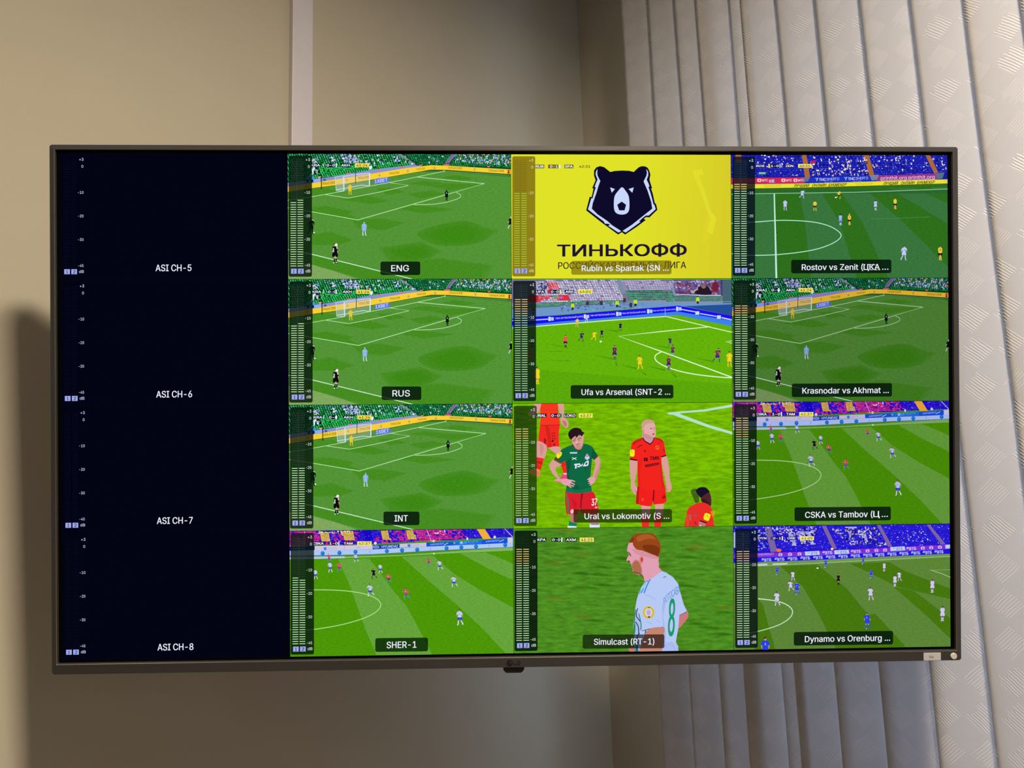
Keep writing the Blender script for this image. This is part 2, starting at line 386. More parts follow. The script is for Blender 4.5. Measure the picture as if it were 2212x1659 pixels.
# maker's mark: disc with a stylised face and two letters
FZ = .0045
lx, ly = S(1101, 1432, FZ)
bm = bmesh.new(); NR = 32
def arc(bm, x, y, r0, r1, a0, a1, z0, z1, n=20):
    P = [[bm.verts.new((x + r * math.cos(math.radians(a0 + (a1 - a0) * k / n)), y + r * math.sin(math.radians(a0 + (a1 - a0) * k / n)), z)) for k in range(n + 1)] for r, z in ((r0, z0), (r0, z1), (r1, z1), (r1, z0))]
    for A, B in zip(P, P[1:]):
        for k in range(n): bm.faces.new((A[k], A[k + 1], B[k + 1], B[k]))
arc(bm, lx, ly, .0033, .0042, 0, 360, FZ - .001, FZ + .0003)
arc(bm, lx, ly, .0012, .0033, 100, 350, FZ - .001, FZ + .0002)
box(bm, (lx - .0004, ly - .0016, FZ - .001), (lx + .0004, ly + .0018, FZ + .0004)); box(bm, (lx - .0004, ly - .0016, FZ - .001), (lx + .0018, ly - .0008, FZ + .0004))
disc(bm, lx - .0016, ly + .0012, .0006, FZ - .001, FZ + .0004, 12)
lg = link('logo', mesh_of(bm, 'logo'), M['logo'], tv); tag(lg, 'dark round maker mark and two letters on the bottom rail')
a = S(1110, 1436, FZ); b = S(1124.5, 1436, FZ)
solid_text('logo_letters', 'LG', a[0], a[1], b[0] - a[0], .0052, FZ - .0001, M['logo'], lg, .012, .0004)
# sticker TV6 and round pad
a = S(1995.5, 1427, FZ + .0007); b = S(2032.5, 1410, FZ + .0007)
bm = bmesh.new(); box(bm, (a[0], a[1], FZ - .003), (b[0], b[1], FZ + .0007), .0003)
st = link('sticker', mesh_of(bm, 'sticker'), M['sticker'], tv); tag(st, 'small pale sticker with tiny lettering on the bottom rail')
q = S(2007, 1422, FZ + .0008); q2 = S(2017, 1422, FZ + .0008)
solid_text('sticker_text', 'TV6', q[0], q[1], q2[0] - q[0], .0030, FZ + .0007, M['ink'], st, .02)
q = S(2061.5, 1418, FZ + .002)
bm = bmesh.new(); disc(bm, q[0], q[1], .0044, FZ - .003, FZ + .0018, 64, .0006)
tag(link('round_pad', mesh_of(bm, 'round_pad'), M['pad'], tv), 'cream round button pad at the lower right corner')

# ------------------------------------------------------------------ screen painting
TW, THh = 1.2096 / 4, .6804 / 4
def tuv(px, py):
    x, y = S(px, py); return (x + .6048) / TW, (.3402 - y) / THh
def flat(pts): return [(pts[i], pts[i + 1]) for i in range(0, len(pts), 2)]
def catmull(P, n=5):
    out = []; N = len(P)
    for i in range(N):
        p0, p1, p2, p3 = P[i - 1], P[i], P[(i + 1) % N], P[(i + 2) % N]
        for k in range(n):
            t = k / n
            out.append(tuple(.5 * (2 * p1[j] + (p2[j] - p0[j]) * t + (2 * p0[j] - 5 * p1[j] + 4 * p2[j] - p3[j]) * t * t + (3 * p1[j] - p0[j] - 3 * p2[j] + p3[j]) * t ** 3) for j in (0, 1)))
    return out
STEP = 4e-6
class Part:
    def __init__(s): s.v = []; s.f = []; s.c = []; s.m = []
class Tile:
    def __init__(s, row, col, ox, oy, srow=None, scol=None, mul=(1, 1, 1)):
        s.row, s.col, s.ox, s.oy = row, col, ox, oy
        s.sr = row if srow is None else srow; s.sc = col if scol is None else scol
        s.parts = {}; s.k = 1; s.cur = 'tile'; s.mul = mul
    def own(s, ox, oy): s.ox, s.oy, s.sr, s.sc = ox, oy, s.row, s.col; s.mul = (1, 1, 1)
    def uv(s, p):
        a, b = tuv(s.ox + p[0] * .221519, s.oy + p[1] * .221519)
        return a - s.sc, b - s.sr
    def add(s, uvp, col, mat_=0, alpha=1.0, inc=True):
        g = .0009; lo = (g, g * 1.8); hi = (1 - g, 1 - g * 1.8); P = uvp
        cols = col if isinstance(col[0], (tuple, list)) else None
        if not cols:
            for ax, lim, sg in ((0, lo[0], 1), (0, hi[0], -1), (1, lo[1], 1), (1, hi[1], -1)):
                Q = []
                for i in range(len(P)):
                    A, B = P[i - 1], P[i]; ia = (A[ax] - lim) * sg >= 0; ib = (B[ax] - lim) * sg >= 0
                    if ia != ib:
                        t = (lim - A[ax]) / (B[ax] - A[ax]); Q.append((A[0] + (B[0] - A[0]) * t, A[1] + (B[1] - A[1]) * t))
                    if ib: Q.append(B)
                P = Q
                if len(P) < 3: return
        pt = s.parts.setdefault(s.cur, Part()); z = s.k * STEP + (0 if s.cur == 'tile' else 3e-5)
        n0 = len(pt.v)
        for a, b in P:
            pt.v.append((-.6048 + (s.col + min(hi[0], max(lo[0], a))) * TW, .3402 - (s.row + min(hi[1], max(lo[1], b))) * THh, z))
        if len(P) <= 4 and not (len(P) == 4 and not s._convex(P)): tris = [tuple(range(len(P)))]
        else: tris = geometry.tessellate_polygon([[Vector((a, b, 0)) for a, b in P]])
        mm = s.mul
        for t in tris:
            pt.f.append(tuple(n0 + i for i in t)); pt.m.append(mat_)
            for i in t:
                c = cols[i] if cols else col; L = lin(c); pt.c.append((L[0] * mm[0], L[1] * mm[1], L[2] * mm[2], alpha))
        if inc: s.k += 1
    def _convex(s, P):
        sg = 0
        for i in range(len(P)):
            a, b, c = P[i - 2], P[i - 1], P[i]; cr = (b[0] - a[0]) * (c[1] - b[1]) - (b[1] - a[1]) * (c[0] - b[0])
            if cr * sg < 0: return False
            if cr: sg = cr
        return True
    def p(s, pts, col, m=0, a=1.0, inc=True): s.add([s.uv(q) for q in (flat(pts) if isinstance(pts[0], (int, float)) else pts)], col, m, a, inc)
    def soft(s, pts, bg_, col, m=1, grow=.28, n=5, sm=True):
        P = flat(pts); P = catmull(P, 4) if sm else P; cx_ = sum(p[0] for p in P) / len(P); cy_ = sum(p[1] for p in P) / len(P)
        for k in range(n):
            f = 1 + grow * (1 - 2 * k / (n - 1)) * .5; t = (k + 1) / n
            s.p([(cx_ + (x - cx_) * f, cy_ + (y - cy_) * f) for x, y in P], tuple(bg_[i] + (col[i] - bg_[i]) * t for i in range(3)), m)
    def s_(s, pts, col, m=0, a=1.0): s.p(catmull(flat(pts)), col, m, a)
    def r(s, x0, y0, x1, y1, col, m=0, a=1.0, inc=True): s.p([x0, y0, x1, y0, x1, y1, x0, y1], col, m, a, inc)
    def rr(s, x0, y0, x1, y1, rad, col, m=0, a=1.0, sk=0):
        P = []
        for cx_, cy_, a0 in ((x1 - rad, y0 + rad, -90), (x1 - rad, y1 - rad, 0), (x0 + rad, y1 - rad, 90), (x0 + rad, y0 + rad, 180)):
            for k in range(6):
                t = math.radians(a0 + 18 * k); X = cx_ + rad * math.cos(t); P.append((X, cy_ + rad * math.sin(t) + sk * (X - x0) / (x1 - x0)))
        s.p(P, col, m, a)
    def e(s, x, y, rx, ry, col, m=0, a=1.0, n=14, inc=True):
        s.p([(x + rx * math.cos(2 * math.pi * k / n), y + ry * math.sin(2 * math.pi * k / n)) for k in range(n)], col, m, a, inc)
    def l(s, pts, w_, col, m=0, a=1.0, smooth=False, w2=None, inc=True):
        P = flat(pts)
        if smooth:
            Q = []
            for i in range(len(P) - 1):
                p0, p1, p2, p3 = P[max(0, i - 1)], P[i], P[i + 1], P[min(len(P) - 1, i + 2)]
                for k in range(6):
                    t = k / 6; Q.append(tuple(.5 * (2 * p1[j] + (p2[j] - p0[j]) * t + (2 * p0[j] - 5 * p1[j] + 4 * p2[j] - p3[j]) * t * t + (3 * p1[j] - p0[j] - 3 * p2[j] + p3[j]) * t ** 3) for j in (0, 1)))
            P = Q + [P[-1]]
        n = len(P); L = []; R = []
        for i in range(n):
            a_, b_ = P[max(0, i - 1)], P[min(n - 1, i + 1)]; dx, dy = b_[0] - a_[0], b_[1] - a_[1]; d = math.hypot(dx, dy) or 1
            h = (w_ + ((w2 or w_) - w_) * i / (n - 1)) / 2; L.append((P[i][0] - dy / d * h, P[i][1] + dx / d * h)); R.append((P[i][0] + dy / d * h, P[i][1] - dx / d * h))
        for i in range(n - 1): s.p([L[i], L[i + 1], R[i + 1], R[i]], col, m, a, inc=False)
        if inc: s.k += 1
    def t(s, txt, x0, x1, y0, y1, cap, col, bold=0.0, shear=0.0):
        vs, ts, wd = glyphs(txt); b_ = bold * cap * .9
        for dx, dy in (((0, 0),) if b_ < .55 else ((-b_, b_ * .5), (b_, -b_ * .5), (-b_, -b_ * .5), (b_, b_ * .5)) if cap > 80 else ((-b_, b_ * .4), (b_, -b_ * .4))):
            Q = [s.uv((x0 + dx + vx / wd * (x1 - x0) + shear * vy / CAP, y0 + dy + vx / wd * (y1 - y0) - vy / CAP * cap)) for vx, vy in vs]
            for t_ in ts: s.add([Q[i] for i in t_], col, inc=False)
            s.k += 1
        s.k += 1
    def dots(s, poly, n, size, cols, seed=0, asp=1.0):
        rd = random.Random(seed); P = flat(poly); xs = [p[0] for p in P]; ys = [p[1] for p in P]; c = 0; tr = 0
        if n > 20: n = int(n * 1.25); size = (size[0] * .7, size[1] * .72)
        while c < n and tr < n * 20:
            tr += 1; x = rd.uniform(min(xs), max(xs)); y = rd.uniform(min(ys), max(ys))
            if not inpoly(x, y, P): continue
            z = rd.uniform(*size); q = rd.uniform(-.5, .5) * z; c += 1
            s.p([x - z / 2, y - z * asp / 2 + q, x + z / 2 + q, y - z * asp / 2, x + z / 2, y + z * asp / 2, x - z / 2 - q, y + z * asp / 2 - q], rd.choice(cols), inc=False)
        s.k += 1
    def seats(s, poly, dx, dy, sl, w_, h_, cols, sk=0, prob=1.0, seed=1, jit=0):
        rd = random.Random(seed); P = flat(poly); xs = [p[0] for p in P]; ys = [p[1] for p in P]; X0, X1, Y0, Y1 = min(xs), max(xs), min(ys), max(ys)
        j = 0; y = Y0 - abs(sl) * (X1 - X0)
        while y < Y1 + abs(sl) * (X1 - X0):
            x = X0 + (j * sk) % dx
            while x < X1:
                yy = y + sl * (x - X0) + rd.uniform(-jit, jit)
                if rd.random() < prob and inpoly(x, yy, P):
                    s.p([x - w_ / 2 - w_ * .25, yy - h_ / 2, x + w_ / 2 - w_ * .25, yy - h_ / 2, x + w_ / 2 + w_ * .25, yy + h_ / 2, x - w_ / 2 + w_ * .25, yy + h_ / 2], rd.choice(cols), inc=False)
                x += dx
            y += dy; j += 1
        s.k += 1
    def pl(s, x, yt, yb, shirt, shorts, socks, pose=0, f=1, skin=(200, 150, 125), hair=(40, 30, 25), num=None, shadow=None):
        h = yb - yt
        def X(q): return x + q * h * f
        def Y(q): return yt + q * h
        def L(pts, w_, c, w2=None):
            s.l([v for i in range(0, len(pts), 2) for v in (X(pts[i]), Y(pts[i + 1]))], w_ * h, c, w2=(w2 or w_) * h, inc=False); s.k += 1
        if shadow: s.e(X(.05), Y(1.0), .22 * h, .03 * h, shadow)
        legs = {0: ((-.05, .52, -.09, .76, -.10, .97), (.05, .52, .09, .76, .11, .97)),
                1: ((-.03, .52, -.16, .72, -.32, .86), (.04, .52, .15, .72, .12, .96)),
                2: ((-.03, .52, -.10, .75, -.22, .95), (.04, .52, .08, .75, .10, .98)),
                3: ((0, .52, -.03, .76, -.05, .97), (.03, .52, .05, .76, .06, .97))}[pose]
        for g in legs:
            L(g[:4], .085, skin, .065); L(g[2:], .07, socks, .055); s.e(X(g[4] + .03), Y(g[5] + .01), .05 * h, .022 * h, socks)
        lean = {0: 0, 1: .08, 2: .03, 3: 0}[pose]
        arms = {0: ((-.12, .2, -.17, .36, -.14, .5), (.12, .2, .17, .36, .16, .5)), 1: ((-.06, .2, -.2, .32, -.14, .44), (.16, .2, .24, .34, .32, .3)),
                2: ((-.1, .2, -.17, .36, -.2, .48), (.13, .2, .19, .34, .16, .46)), 3: ((-.09, .2, -.12, .36, -.1, .48), (.09, .2, .12, .36, .12, .5))}[pose]
        for g in arms: L(g[:4], .08, shirt, .06); L(g[2:], .045, skin, .035)
        s.s_([X(-.11), Y(.46), X(.10), Y(.46), X(.14), Y(.66), X(.03), Y(.67), X(0), Y(.60), X(-.03), Y(.67), X(-.14), Y(.66)], shorts)
        s.s_([X(-.10 + lean), Y(.16), X(.0 + lean), Y(.145), X(.10 + lean), Y(.16), X(.14 + lean * .7), Y(.24), X(.10), Y(.36), X(.11), Y(.51), X(-.11), Y(.51), X(-.10), Y(.36), X(-.14 + lean * .7), Y(.24)], shirt)
        if num: s.r(X(-.03 + lean * .5), Y(.25), X(.04 + lean * .5), Y(.36), num)
        s.e(X(.0 + lean), Y(.085), .05 * h, .07 * h, skin); s.s_([X(-.055 + lean), Y(.08), X(-.04 + lean), Y(.01), X(.03 + lean), Y(.0), X(.055 + lean), Y(.05), X(.02 + lean), Y(.05)], hair)
    # fixed on-screen furniture
    def meter(s, l1, l2, amb=400, back=(6, 26, 14), alpha=.94, lit=(196, 240, 178), dim=None, label=(225, 235, 228), black=False):
        s.cur = 'audio_meter'; s.ox, s.oy, s.sr, s.sc = 620, 330, 0, 1; s.mul = (1, 1, 1)
        if not black: s.rr(18, 30, 245, 1210, 18, back, 3, alpha)
        for k in range(46):
            y = 76 + k * 22.87
            for x0, lv in ((36, l1), (105, l2)):
                if y >= lv - 3: s.r(x0, y - 3.6, x0 + 55, y + 3.2, (lit if y > amb else (240, 206, 130)), inc=False)
                elif not black:
                    d = dim or (58, 78, 66)
                    for (a_, b_, c_, d_) in ((x0 - 2, y - 9, x0 + 57, y - 7), (x0 - 2, y + 6, x0 + 57, y + 8)): s.r(a_, b_, c_, d_, d, 3, .75, inc=False)
                else: s.r(x0, y - 5, x0 + 55, y + 4, (7, 8, 27), inc=False)
        s.k += 1
        if not black: s.r(97, 60, 100, 1115, dim or (70, 95, 80), 3, .6)
        for tx, y, x0 in (('+3', 82, 184), ('0', 150, 206), ('-10', 402, 172), ('-20', 630, 174), ('-30', 858, 174), ('-45', 1110, 176)):
            s.t(tx, x0, 226 if tx != '0' else 224, y, y, 26, label, .02)
        for i, x0 in enumerate((42, 110)):
            s.r(x0, 1132, x0 + 54, 1180, (160, 170, 238)); s.t('12'[i], x0 + (20, 17)[i], x0 + (34, 38)[i], 1172, 1172, 30, (12, 14, 60), .06)
        s.t('dB', 184, 230, 1168, 1168, 27, label, .015)
        s.cur = 'tile'
    def cap(s, ox, oy, x0, y0, x1, y1, txt, tx0, tx1, yb, ye, capn, back=(6, 24, 14), alpha=.95, sk=0, black=False):
        s.cur = 'caption'; s.own(ox, oy)
        if not black: s.rr(x0, y0, x1, y1, 20, back, 3, alpha, sk)
        if isinstance(txt, str): txt = [(txt, tx0, tx1)]
        for a_, b_, c_ in txt: s.t(a_, b_, c_, yb + (ye - yb) * (b_ - tx0) / (tx1 - tx0), yb + (ye - yb) * (c_ - tx0) / (tx1 - tx0), capn, (240, 242, 255), .021)
        s.cur = 'tile'
    def score(s, ox, oy, home, hx, sc, sx, away, ax, clock, cx_, y0, y1, dark=(14, 18, 45), hb=None, ab=None, ck=(240, 235, 90), tcol=(235, 240, 255), white=None):
        s.cur = 'scoreboard'; s.own(ox, oy); c = y1 - 7; cp = (y1 - y0) - 14
        for (q, tx) in ((hx, home), (sx, sc), (ax, away)):
            s.r(q[0] - 8, y0, q[1] + 8, y1, dark); s.t(tx, q[0], q[1], c, c, cp, tcol, .07)
        if hb: s.r(*hb)
        if ab: s.r(*ab)
        if ck: s.r(cx_[0] - 14, y0 - 2, cx_[1] + 14, y1 + 1, ck)
        s.t(clock, cx_[0], cx_[1], c + 1, c + 1, cp + 1, (20, 22, 20), .05); s.cur = 'tile'
    def build(s, label):
        me = {}
        root = None
        for nm in ('tile', 'audio_meter', 'scoreboard', 'caption'):
            pt = s.parts.get(nm)
            if not pt: continue
            m_ = bpy.data.meshes.new(nm); m_.from_pydata(pt.v, [], pt.f)
            for q in SM: m_.materials.append(q)
            m_.polygons.foreach_set('material_index', pt.m)
            ca = m_.color_attributes.new('Col', 'FLOAT_COLOR', 'CORNER'); ca.data.foreach_set('color', [x for c in pt.c for x in c])
            m_.update()
            o = bpy.data.objects.new('video_tile' if nm == 'tile' else nm, m_); COL.objects.link(o)
            if nm == 'tile': root = o; o.parent = tv; tag(o, label)
            else: o.parent = root
        return root
OVG = (6, 26, 14)
# ---- black channels
for r_, ox_, oy_, x0_, x1_, yb_ in ((0, 110, 530, 1472, 1973, 363), (1, 0, 0, 0, 0, 0), (2, 0, 0, 0, 0, 0), (3, 0, 0, 0, 0, 0)):
    T = Tile(r_, 0, 0, 0); T.add([(0, 0), (1, 0), (1, 1), (0, 1)], (3, 4, 19)); T.meter(9999, 9999, black=True, label=(200, 212, 250))
    T.cur = 'caption'; T.ox, T.oy, T.sr, T.sc = 0, 0, 0, 0
    T.t('ASI CH-%d' % (5 + r_), 336.3 / .221519, 413.4 / .221519, 585.8 / .221519, 585.4 / .221519, 63, (238, 238, 255), .02)
    T.cur = 'tile'; T.build('unlit navy channel tile reading ASI CH-%d, %s of the left column' % (5 + r_, ('topmost', 'second', 'third', 'lowest')[r_]))

# ---- Krasnodar feed
def kra(T, sh=1.0):
    LT, DK = (84, 147, 54), (62, 136, 22)
    T.r(-40, 0, 2260, 1260, LT, 1)
    for q in ([-40, 360, 240, 360, 480, 375, 260, 420, -40, 470], [520, 458, 740, 405, 1000, 470, 830, 500], [1180, 300, 1330, 272, 1570, 300, 1490, 328, 1350, 322], [1500, 243, 1640, 216, 1840, 252, 1700, 272],
              [240, 530, 380, 520, 640, 570, 600, 600, 700, 650, 540, 640, 240, 585], [1090, 548, 1240, 508, 1640, 552, 1330, 592], [630, 655, 900, 640, 1150, 682, 950, 755, 700, 735],
              [870, 350, 1000, 340, 1160, 385, 990, 410], [1180, 400, 1400, 370, 1540, 400, 1300, 450], [240, 800, 420, 770, 640, 850, 500, 900, 240, 900],
              [1500, 760, 1750, 680, 2050, 760, 1900, 870, 1650, 900, 1400, 820], [900, 930, 1300, 870, 1500, 960, 1300, 1080, 1000, 1060], [1000, 1060, 1500, 1030, 2000, 1100, 1900, 1240, 1100, 1240],
              [240, 1000, 700, 1110, 1280, 1245, 800, 1245, 240, 1090], [1500, 300, 1900, 305, 1880, 320, 1600, 365, 1400, 330]):
        T.soft(q, LT, (70, 140, 32), grow=.14, n=3, sm=False)
    T.soft([1350, 780, 1700, 690, 1900, 780, 1800, 870, 1500, 880], (72, 141, 36), DK, grow=.5); T.soft([1000, 960, 1280, 900, 1400, 980, 1200, 1050], (72, 141, 36), DK, grow=.5)
    T.soft([240, 330, 560, 380, 470, 400, 240, 420], LT, (72, 141, 36))
    T.p([-40, 1040, 240, 1090, 480, 1160, 720, 1245, -40, 1245], (128, 168, 92), 1)
    T.p([1300, 170, 1560, 168, 2260, 215, 2260, 240, 1560, 185, 1300, 185], (50, 110, 40), 1)
    # stand
    T.p([-40, 0, 2260, 0, 2260, 180, 1400, 150, 560, 250, -40, 330], (10, 74, 40))
    T.seats([-40, 0, 1080, 0, 1250, 120, 640, 200, 240, 260, -40, 300], 22.5, 17.5, -.11, 10, 11, [(70, 205, 110), (110, 225, 145), (40, 170, 85)], 7, .96, 3, 1)
    T.seats([200, 130, 1200, 100, 1240, 122, 640, 200, 240, 250, 200, 255], 22.5, 17.5, -.11, 14, 10, [(30, 190, 70), (50, 215, 90)], 12, .9, 4, 1)
    T.seats([1120, 0, 1640, 0, 1560, 125, 1280, 115], 22, 15.5, .04, 12, 8, [(30, 160, 80), (45, 185, 95), (20, 130, 60)], 6, .95, 5, 1)
    T.seats([1660, 0, 2260, 0, 2260, 155, 1590, 122], 21, 14.5, .06, 12, 8, [(35, 165, 70), (50, 190, 85)], 6, .95, 6, 1)
    T.l([1075, 0, 1180, 70, 1260, 135], 20, (120, 140, 150)); T.l([1645, 0, 1590, 60, 1545, 125], 34, (130, 120, 160)); T.l([1640, 0, 1585, 60, 1545, 125], 8, (95, 95, 120))
    PC = [(225, 235, 255), (160, 175, 245), (40, 50, 110), (20, 30, 30), (90, 110, 220), (235, 215, 220), (15, 60, 35), (200, 220, 250)]
    T.dots([520, 15, 600, 10, 700, 60, 690, 110, 560, 90], 85, (10, 22), PC, 1, 1.2); T.dots([400, 20, 460, 20, 470, 80, 420, 90], 14, (10, 20), PC, 2); T.dots([245, 60, 290, 50, 300, 100, 240, 110], 16, (10, 20), PC, 3)
    T.dots([300, 10, 1250, 10, 1270, 110, 800, 130], 60, (9, 22), PC, 4, 1.2); T.dots([1300, 10, 1560, 10, 1540, 110, 1300, 100], 26, (8, 18), PC, 5, 1.2)
    T.dots([1660, 5, 2260, 5, 2260, 130, 1620, 90], 300, (8, 18), PC + [(240, 160, 60), (90, 170, 230)], 6, 1.2); T.dots([700, 95, 900, 90, 860, 190, 720, 160], 9, (12, 24), [(15, 40, 30), (230, 240, 255)], 7, 1.4)
    T.dots([225, 150, 320, 150, 320, 210, 230, 240], 9, (12, 26), [(225, 235, 255), (10, 20, 30)], 8, 1.6)
    # grey wall, boards
    T.p([-40, 300, 240, 262, 460, 232, 640, 198, 880, 160, 1200, 122, 1310, 126, 1300, 140, 900, 198, 560, 248, 240, 298, -40, 345], (140, 146, 205))
    T.p([255, 258, 325, 248, 325, 282, 255, 292], (140, 175, 245)); T.r(355, 255, 378, 275, (70, 80, 130))
    T.p([-40, 338, 240, 298, 560, 246, 900, 193, 1160, 150, 1400, 122, 1560, 127, 2260, 168, 2260, 215, 1560, 168, 1400, 166, 1000, 236, 560, 306, 240, 348, -40, 392], (247, 208, 52))
    T.l([-40, 392, 240, 349, 560, 307, 1000, 237, 1400, 167, 1560, 169, 2260, 216], 4, (60, 70, 20))
    for a_, b_, c_, d_, h_ in ((330, 468, 318, 303, 28), (688, 800, 262, 250, 27), (995, 1095, 214, 203, 21), (1258, 1345, 172, 162, 18), (1568, 1706, 157, 161, 19), (1962, 2116, 184, 189, 21)):
        T.t('ТИНЬКОФФ', a_, b_, c_, d_, h_, (70, 50, 25), .01)
    for x, y in ((583, 268), (903, 222), (1178, 180), (1438, 150), (1830, 164), (190, 328)): T.e(x, y, 10, 13, (190, 165, 110))
    for x, y in ((600, 200), (890, 163), (1122, 138), (1305, 122), (1540, 118), (1570, 118), (1965, 133)): T.e(x, y, 14, 9, (225, 110, 115)); T.e(x, y - 10, 7, 6, (40, 30, 30))
    for x, y in ((200, 250), (245, 250)):
        T.e(x, y - 4, 16, 22, (60, 150, 225)); T.r(x - 11, y + 12, x + 12, y + 40, (20, 22, 50)); T.e(x - 2, y - 26, 8, 8, (70, 60, 70))
    T.e(315, 238, 14, 12, (225, 150, 140)); T.e(312, 224, 8, 8, (20, 30, 20))
    # goal
    T.p([480, 305, 555, 300, 552, 372, 482, 374], (150, 190, 150), 3, .45); T.p([470, 240, 560, 235, 805, 200, 805, 322, 560, 370, 480, 374], (190, 200, 190), 3, .22)
    T.l([470, 245, 480, 374, 560, 374], 5, (190, 225, 235)); T.l([480, 360, 560, 350, 640, 333, 735, 316, 805, 326], 6, (200, 235, 230)); T.l([462, 240, 640, 212, 806, 198], 6, (200, 210, 235))
    T.l([552, 236, 556, 372], 11, (205, 230, 250)); T.l([805, 196, 804, 325], 10, (215, 235, 250)); T.l([545, 236, 806, 198], 5, (205, 220, 245))
    T.l([335, 208, 336, 356], 8, (12, 20, 20)); T.l([670, 150, 669, 298], 6, (30, 34, 20))
    T.p([832, 292, 870, 252, 985, 238, 1008, 272, 992, 280, 990, 292, 880, 304], (88, 118, 215)); T.t('1XBET', 856, 980, 298, 280, 34, (205, 220, 255), .03)
    # lines
    LC = (178, 226, 160)
    T.l([-40, 470, 165, 443, 560, 374], 6, LC); T.l([640, 358, 830, 322, 1120, 268, 1535, 180], 6, LC); T.l([1535, 180, 2200, 225], 4, (110, 170, 100)); T.l([1535, 168, 1535, 190], 5, (190, 220, 180))
    T.l([-40, 530, 165, 563, 692, 656, 1080, 545, 1580, 402, 1926, 302, 1270, 238], 7, LC); T.l([370, 408, 598, 443, 900, 385, 1185, 320, 985, 290], 6, LC)
    T.l([1235, 508, 1400, 504, 1540, 486, 1650, 455, 1690, 432, 1688, 408, 1650, 388], 6, LC, smooth=True)
    T.l([-40, 935, 250, 992, 1285, 1248], 8, (205, 238, 205))
    # people
    Y_ = (235, 205, 30)
    T.pl(615, 303, 410, Y_, Y_, Y_, 0, skin=(225, 195, 120), hair=(190, 150, 40)); K = (10, 14, 16)
    T.pl(1556, 362, 468, K, K, K, 3, skin=(20, 26, 24), hair=(10, 14, 12), num=(200, 215, 210)); LB = (150, 185, 245)
    T.pl(753, 675, 808, LB, LB, (205, 228, 232), 0, skin=(170, 190, 225), hair=(150, 170, 190))
    T.pl(470, 884, 1080, K, K, K, 3, skin=(210, 170, 145), hair=(60, 40, 30)); T.e(481, 898, 14, 14, (235, 238, 245)); T.l([485, 912, 493, 940], 12, (225, 190, 165)); T.r(448, 930, 460, 970, (190, 200, 205)); T.e(458, 1073, 8, 5, (230, 235, 235)); T.e(484, 1070, 7, 5, (230, 235, 235))
    T.pl(237, 640, 795, K, K, K, 2, skin=(22, 24, 24), hair=(8, 10, 10)); T.l([243, 652, 262, 664], 8, (215, 175, 165)); T.e(265, 780, 9, 8, (225, 220, 210))
    T.pl(2180, 625, 742, K, K, (225, 215, 205), 2, skin=(220, 190, 180), hair=(225, 230, 235)); T.pl(2161, 158, 226, (215, 40, 40), (40, 20, 20), (60, 20, 25), 2)
    T.dots([1290, 140, 1340, 130, 1290, 150], 1, (4, 5), [(60, 50, 30)], 1)
KS = (('KRA', (238, 322)), ('0-0', (388, 468)), ('AKH', (530, 612)))
def krascore(T, oy_, ox_=620, d=(0, 0), ks=KS, clock=(678, 786), y=(106, 142)):
    T.score(ox_, oy_, ks[0][0], ks[0][1], ks[1][0], ks[1][1], ks[2][0], ks[2][1], '41:24', clock, y[0], y[1], dark=(12, 22, 38), hb=(352, y[0] + 4, 362, y[1] - 4, (150, 230, 170)), ab=(476, y[0] - 2, 487, y[1] + 2, (230, 238, 255)), ck=(244, 222, 88))
T = Tile(0, 1, 620, 330); kra(T); krascore(T, 330); T.meter(484, 460)
T.cap(620, 330, 912, 1062, 1300, 1194, 'ENG', 1018, 1188, 1158, 1156, 60); T.build('football tile captioned ENG, green stand and yellow boards, top of the second column')
T = Tile(1, 1, 620, 330, 0, 1); kra(T)
KS2 = (('KRA', (250, 334)), ('0-0', (402, 480)), ('AKH', (545, 630))); krascore(T, 600, 620, ks=KS2, clock=(692, 802), y=(120, 156)); T.meter(461, 438)
T.cap(620, 600, 924, 1060, 1310, 1192, 'RUS', 1030, 1198, 1157, 1156, 60); T.build('football tile captioned RUS, second row of the second column')
T = Tile(2, 1, 620, 330, 0, 1); kra(T)
T.own(620, 870); krascore(T, 870, 620, ks=(('KRA', (262, 345)), ('0-0', (412, 492)), ('AKH', (554, 640))), clock=(702, 810), y=(124, 160)); T.meter(617, 617)
T.cap(620, 870, 942, 1060, 1292, 1192, 'INT', 1050, 1178, 1156, 1155, 60); T.build('football tile captioned INT, third row of the second column')
T = Tile(1, 3, 620, 330, 0, 1, (.74, .66, .8)); kra(T)  # panel's dimming at a slanted view is put into this tile's colours
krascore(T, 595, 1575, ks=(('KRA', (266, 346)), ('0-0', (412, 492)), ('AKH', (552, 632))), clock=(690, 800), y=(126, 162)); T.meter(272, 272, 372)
T.cap(1575, 595, 608, 1055, 1584, 1186, 'Krasnodar vs Akhmat ...', 712, 1552, 1152, 1146, 56, sk=-5); T.build('football tile captioned Krasnodar vs Akhmat, darker copy of the green-stand match, right column')

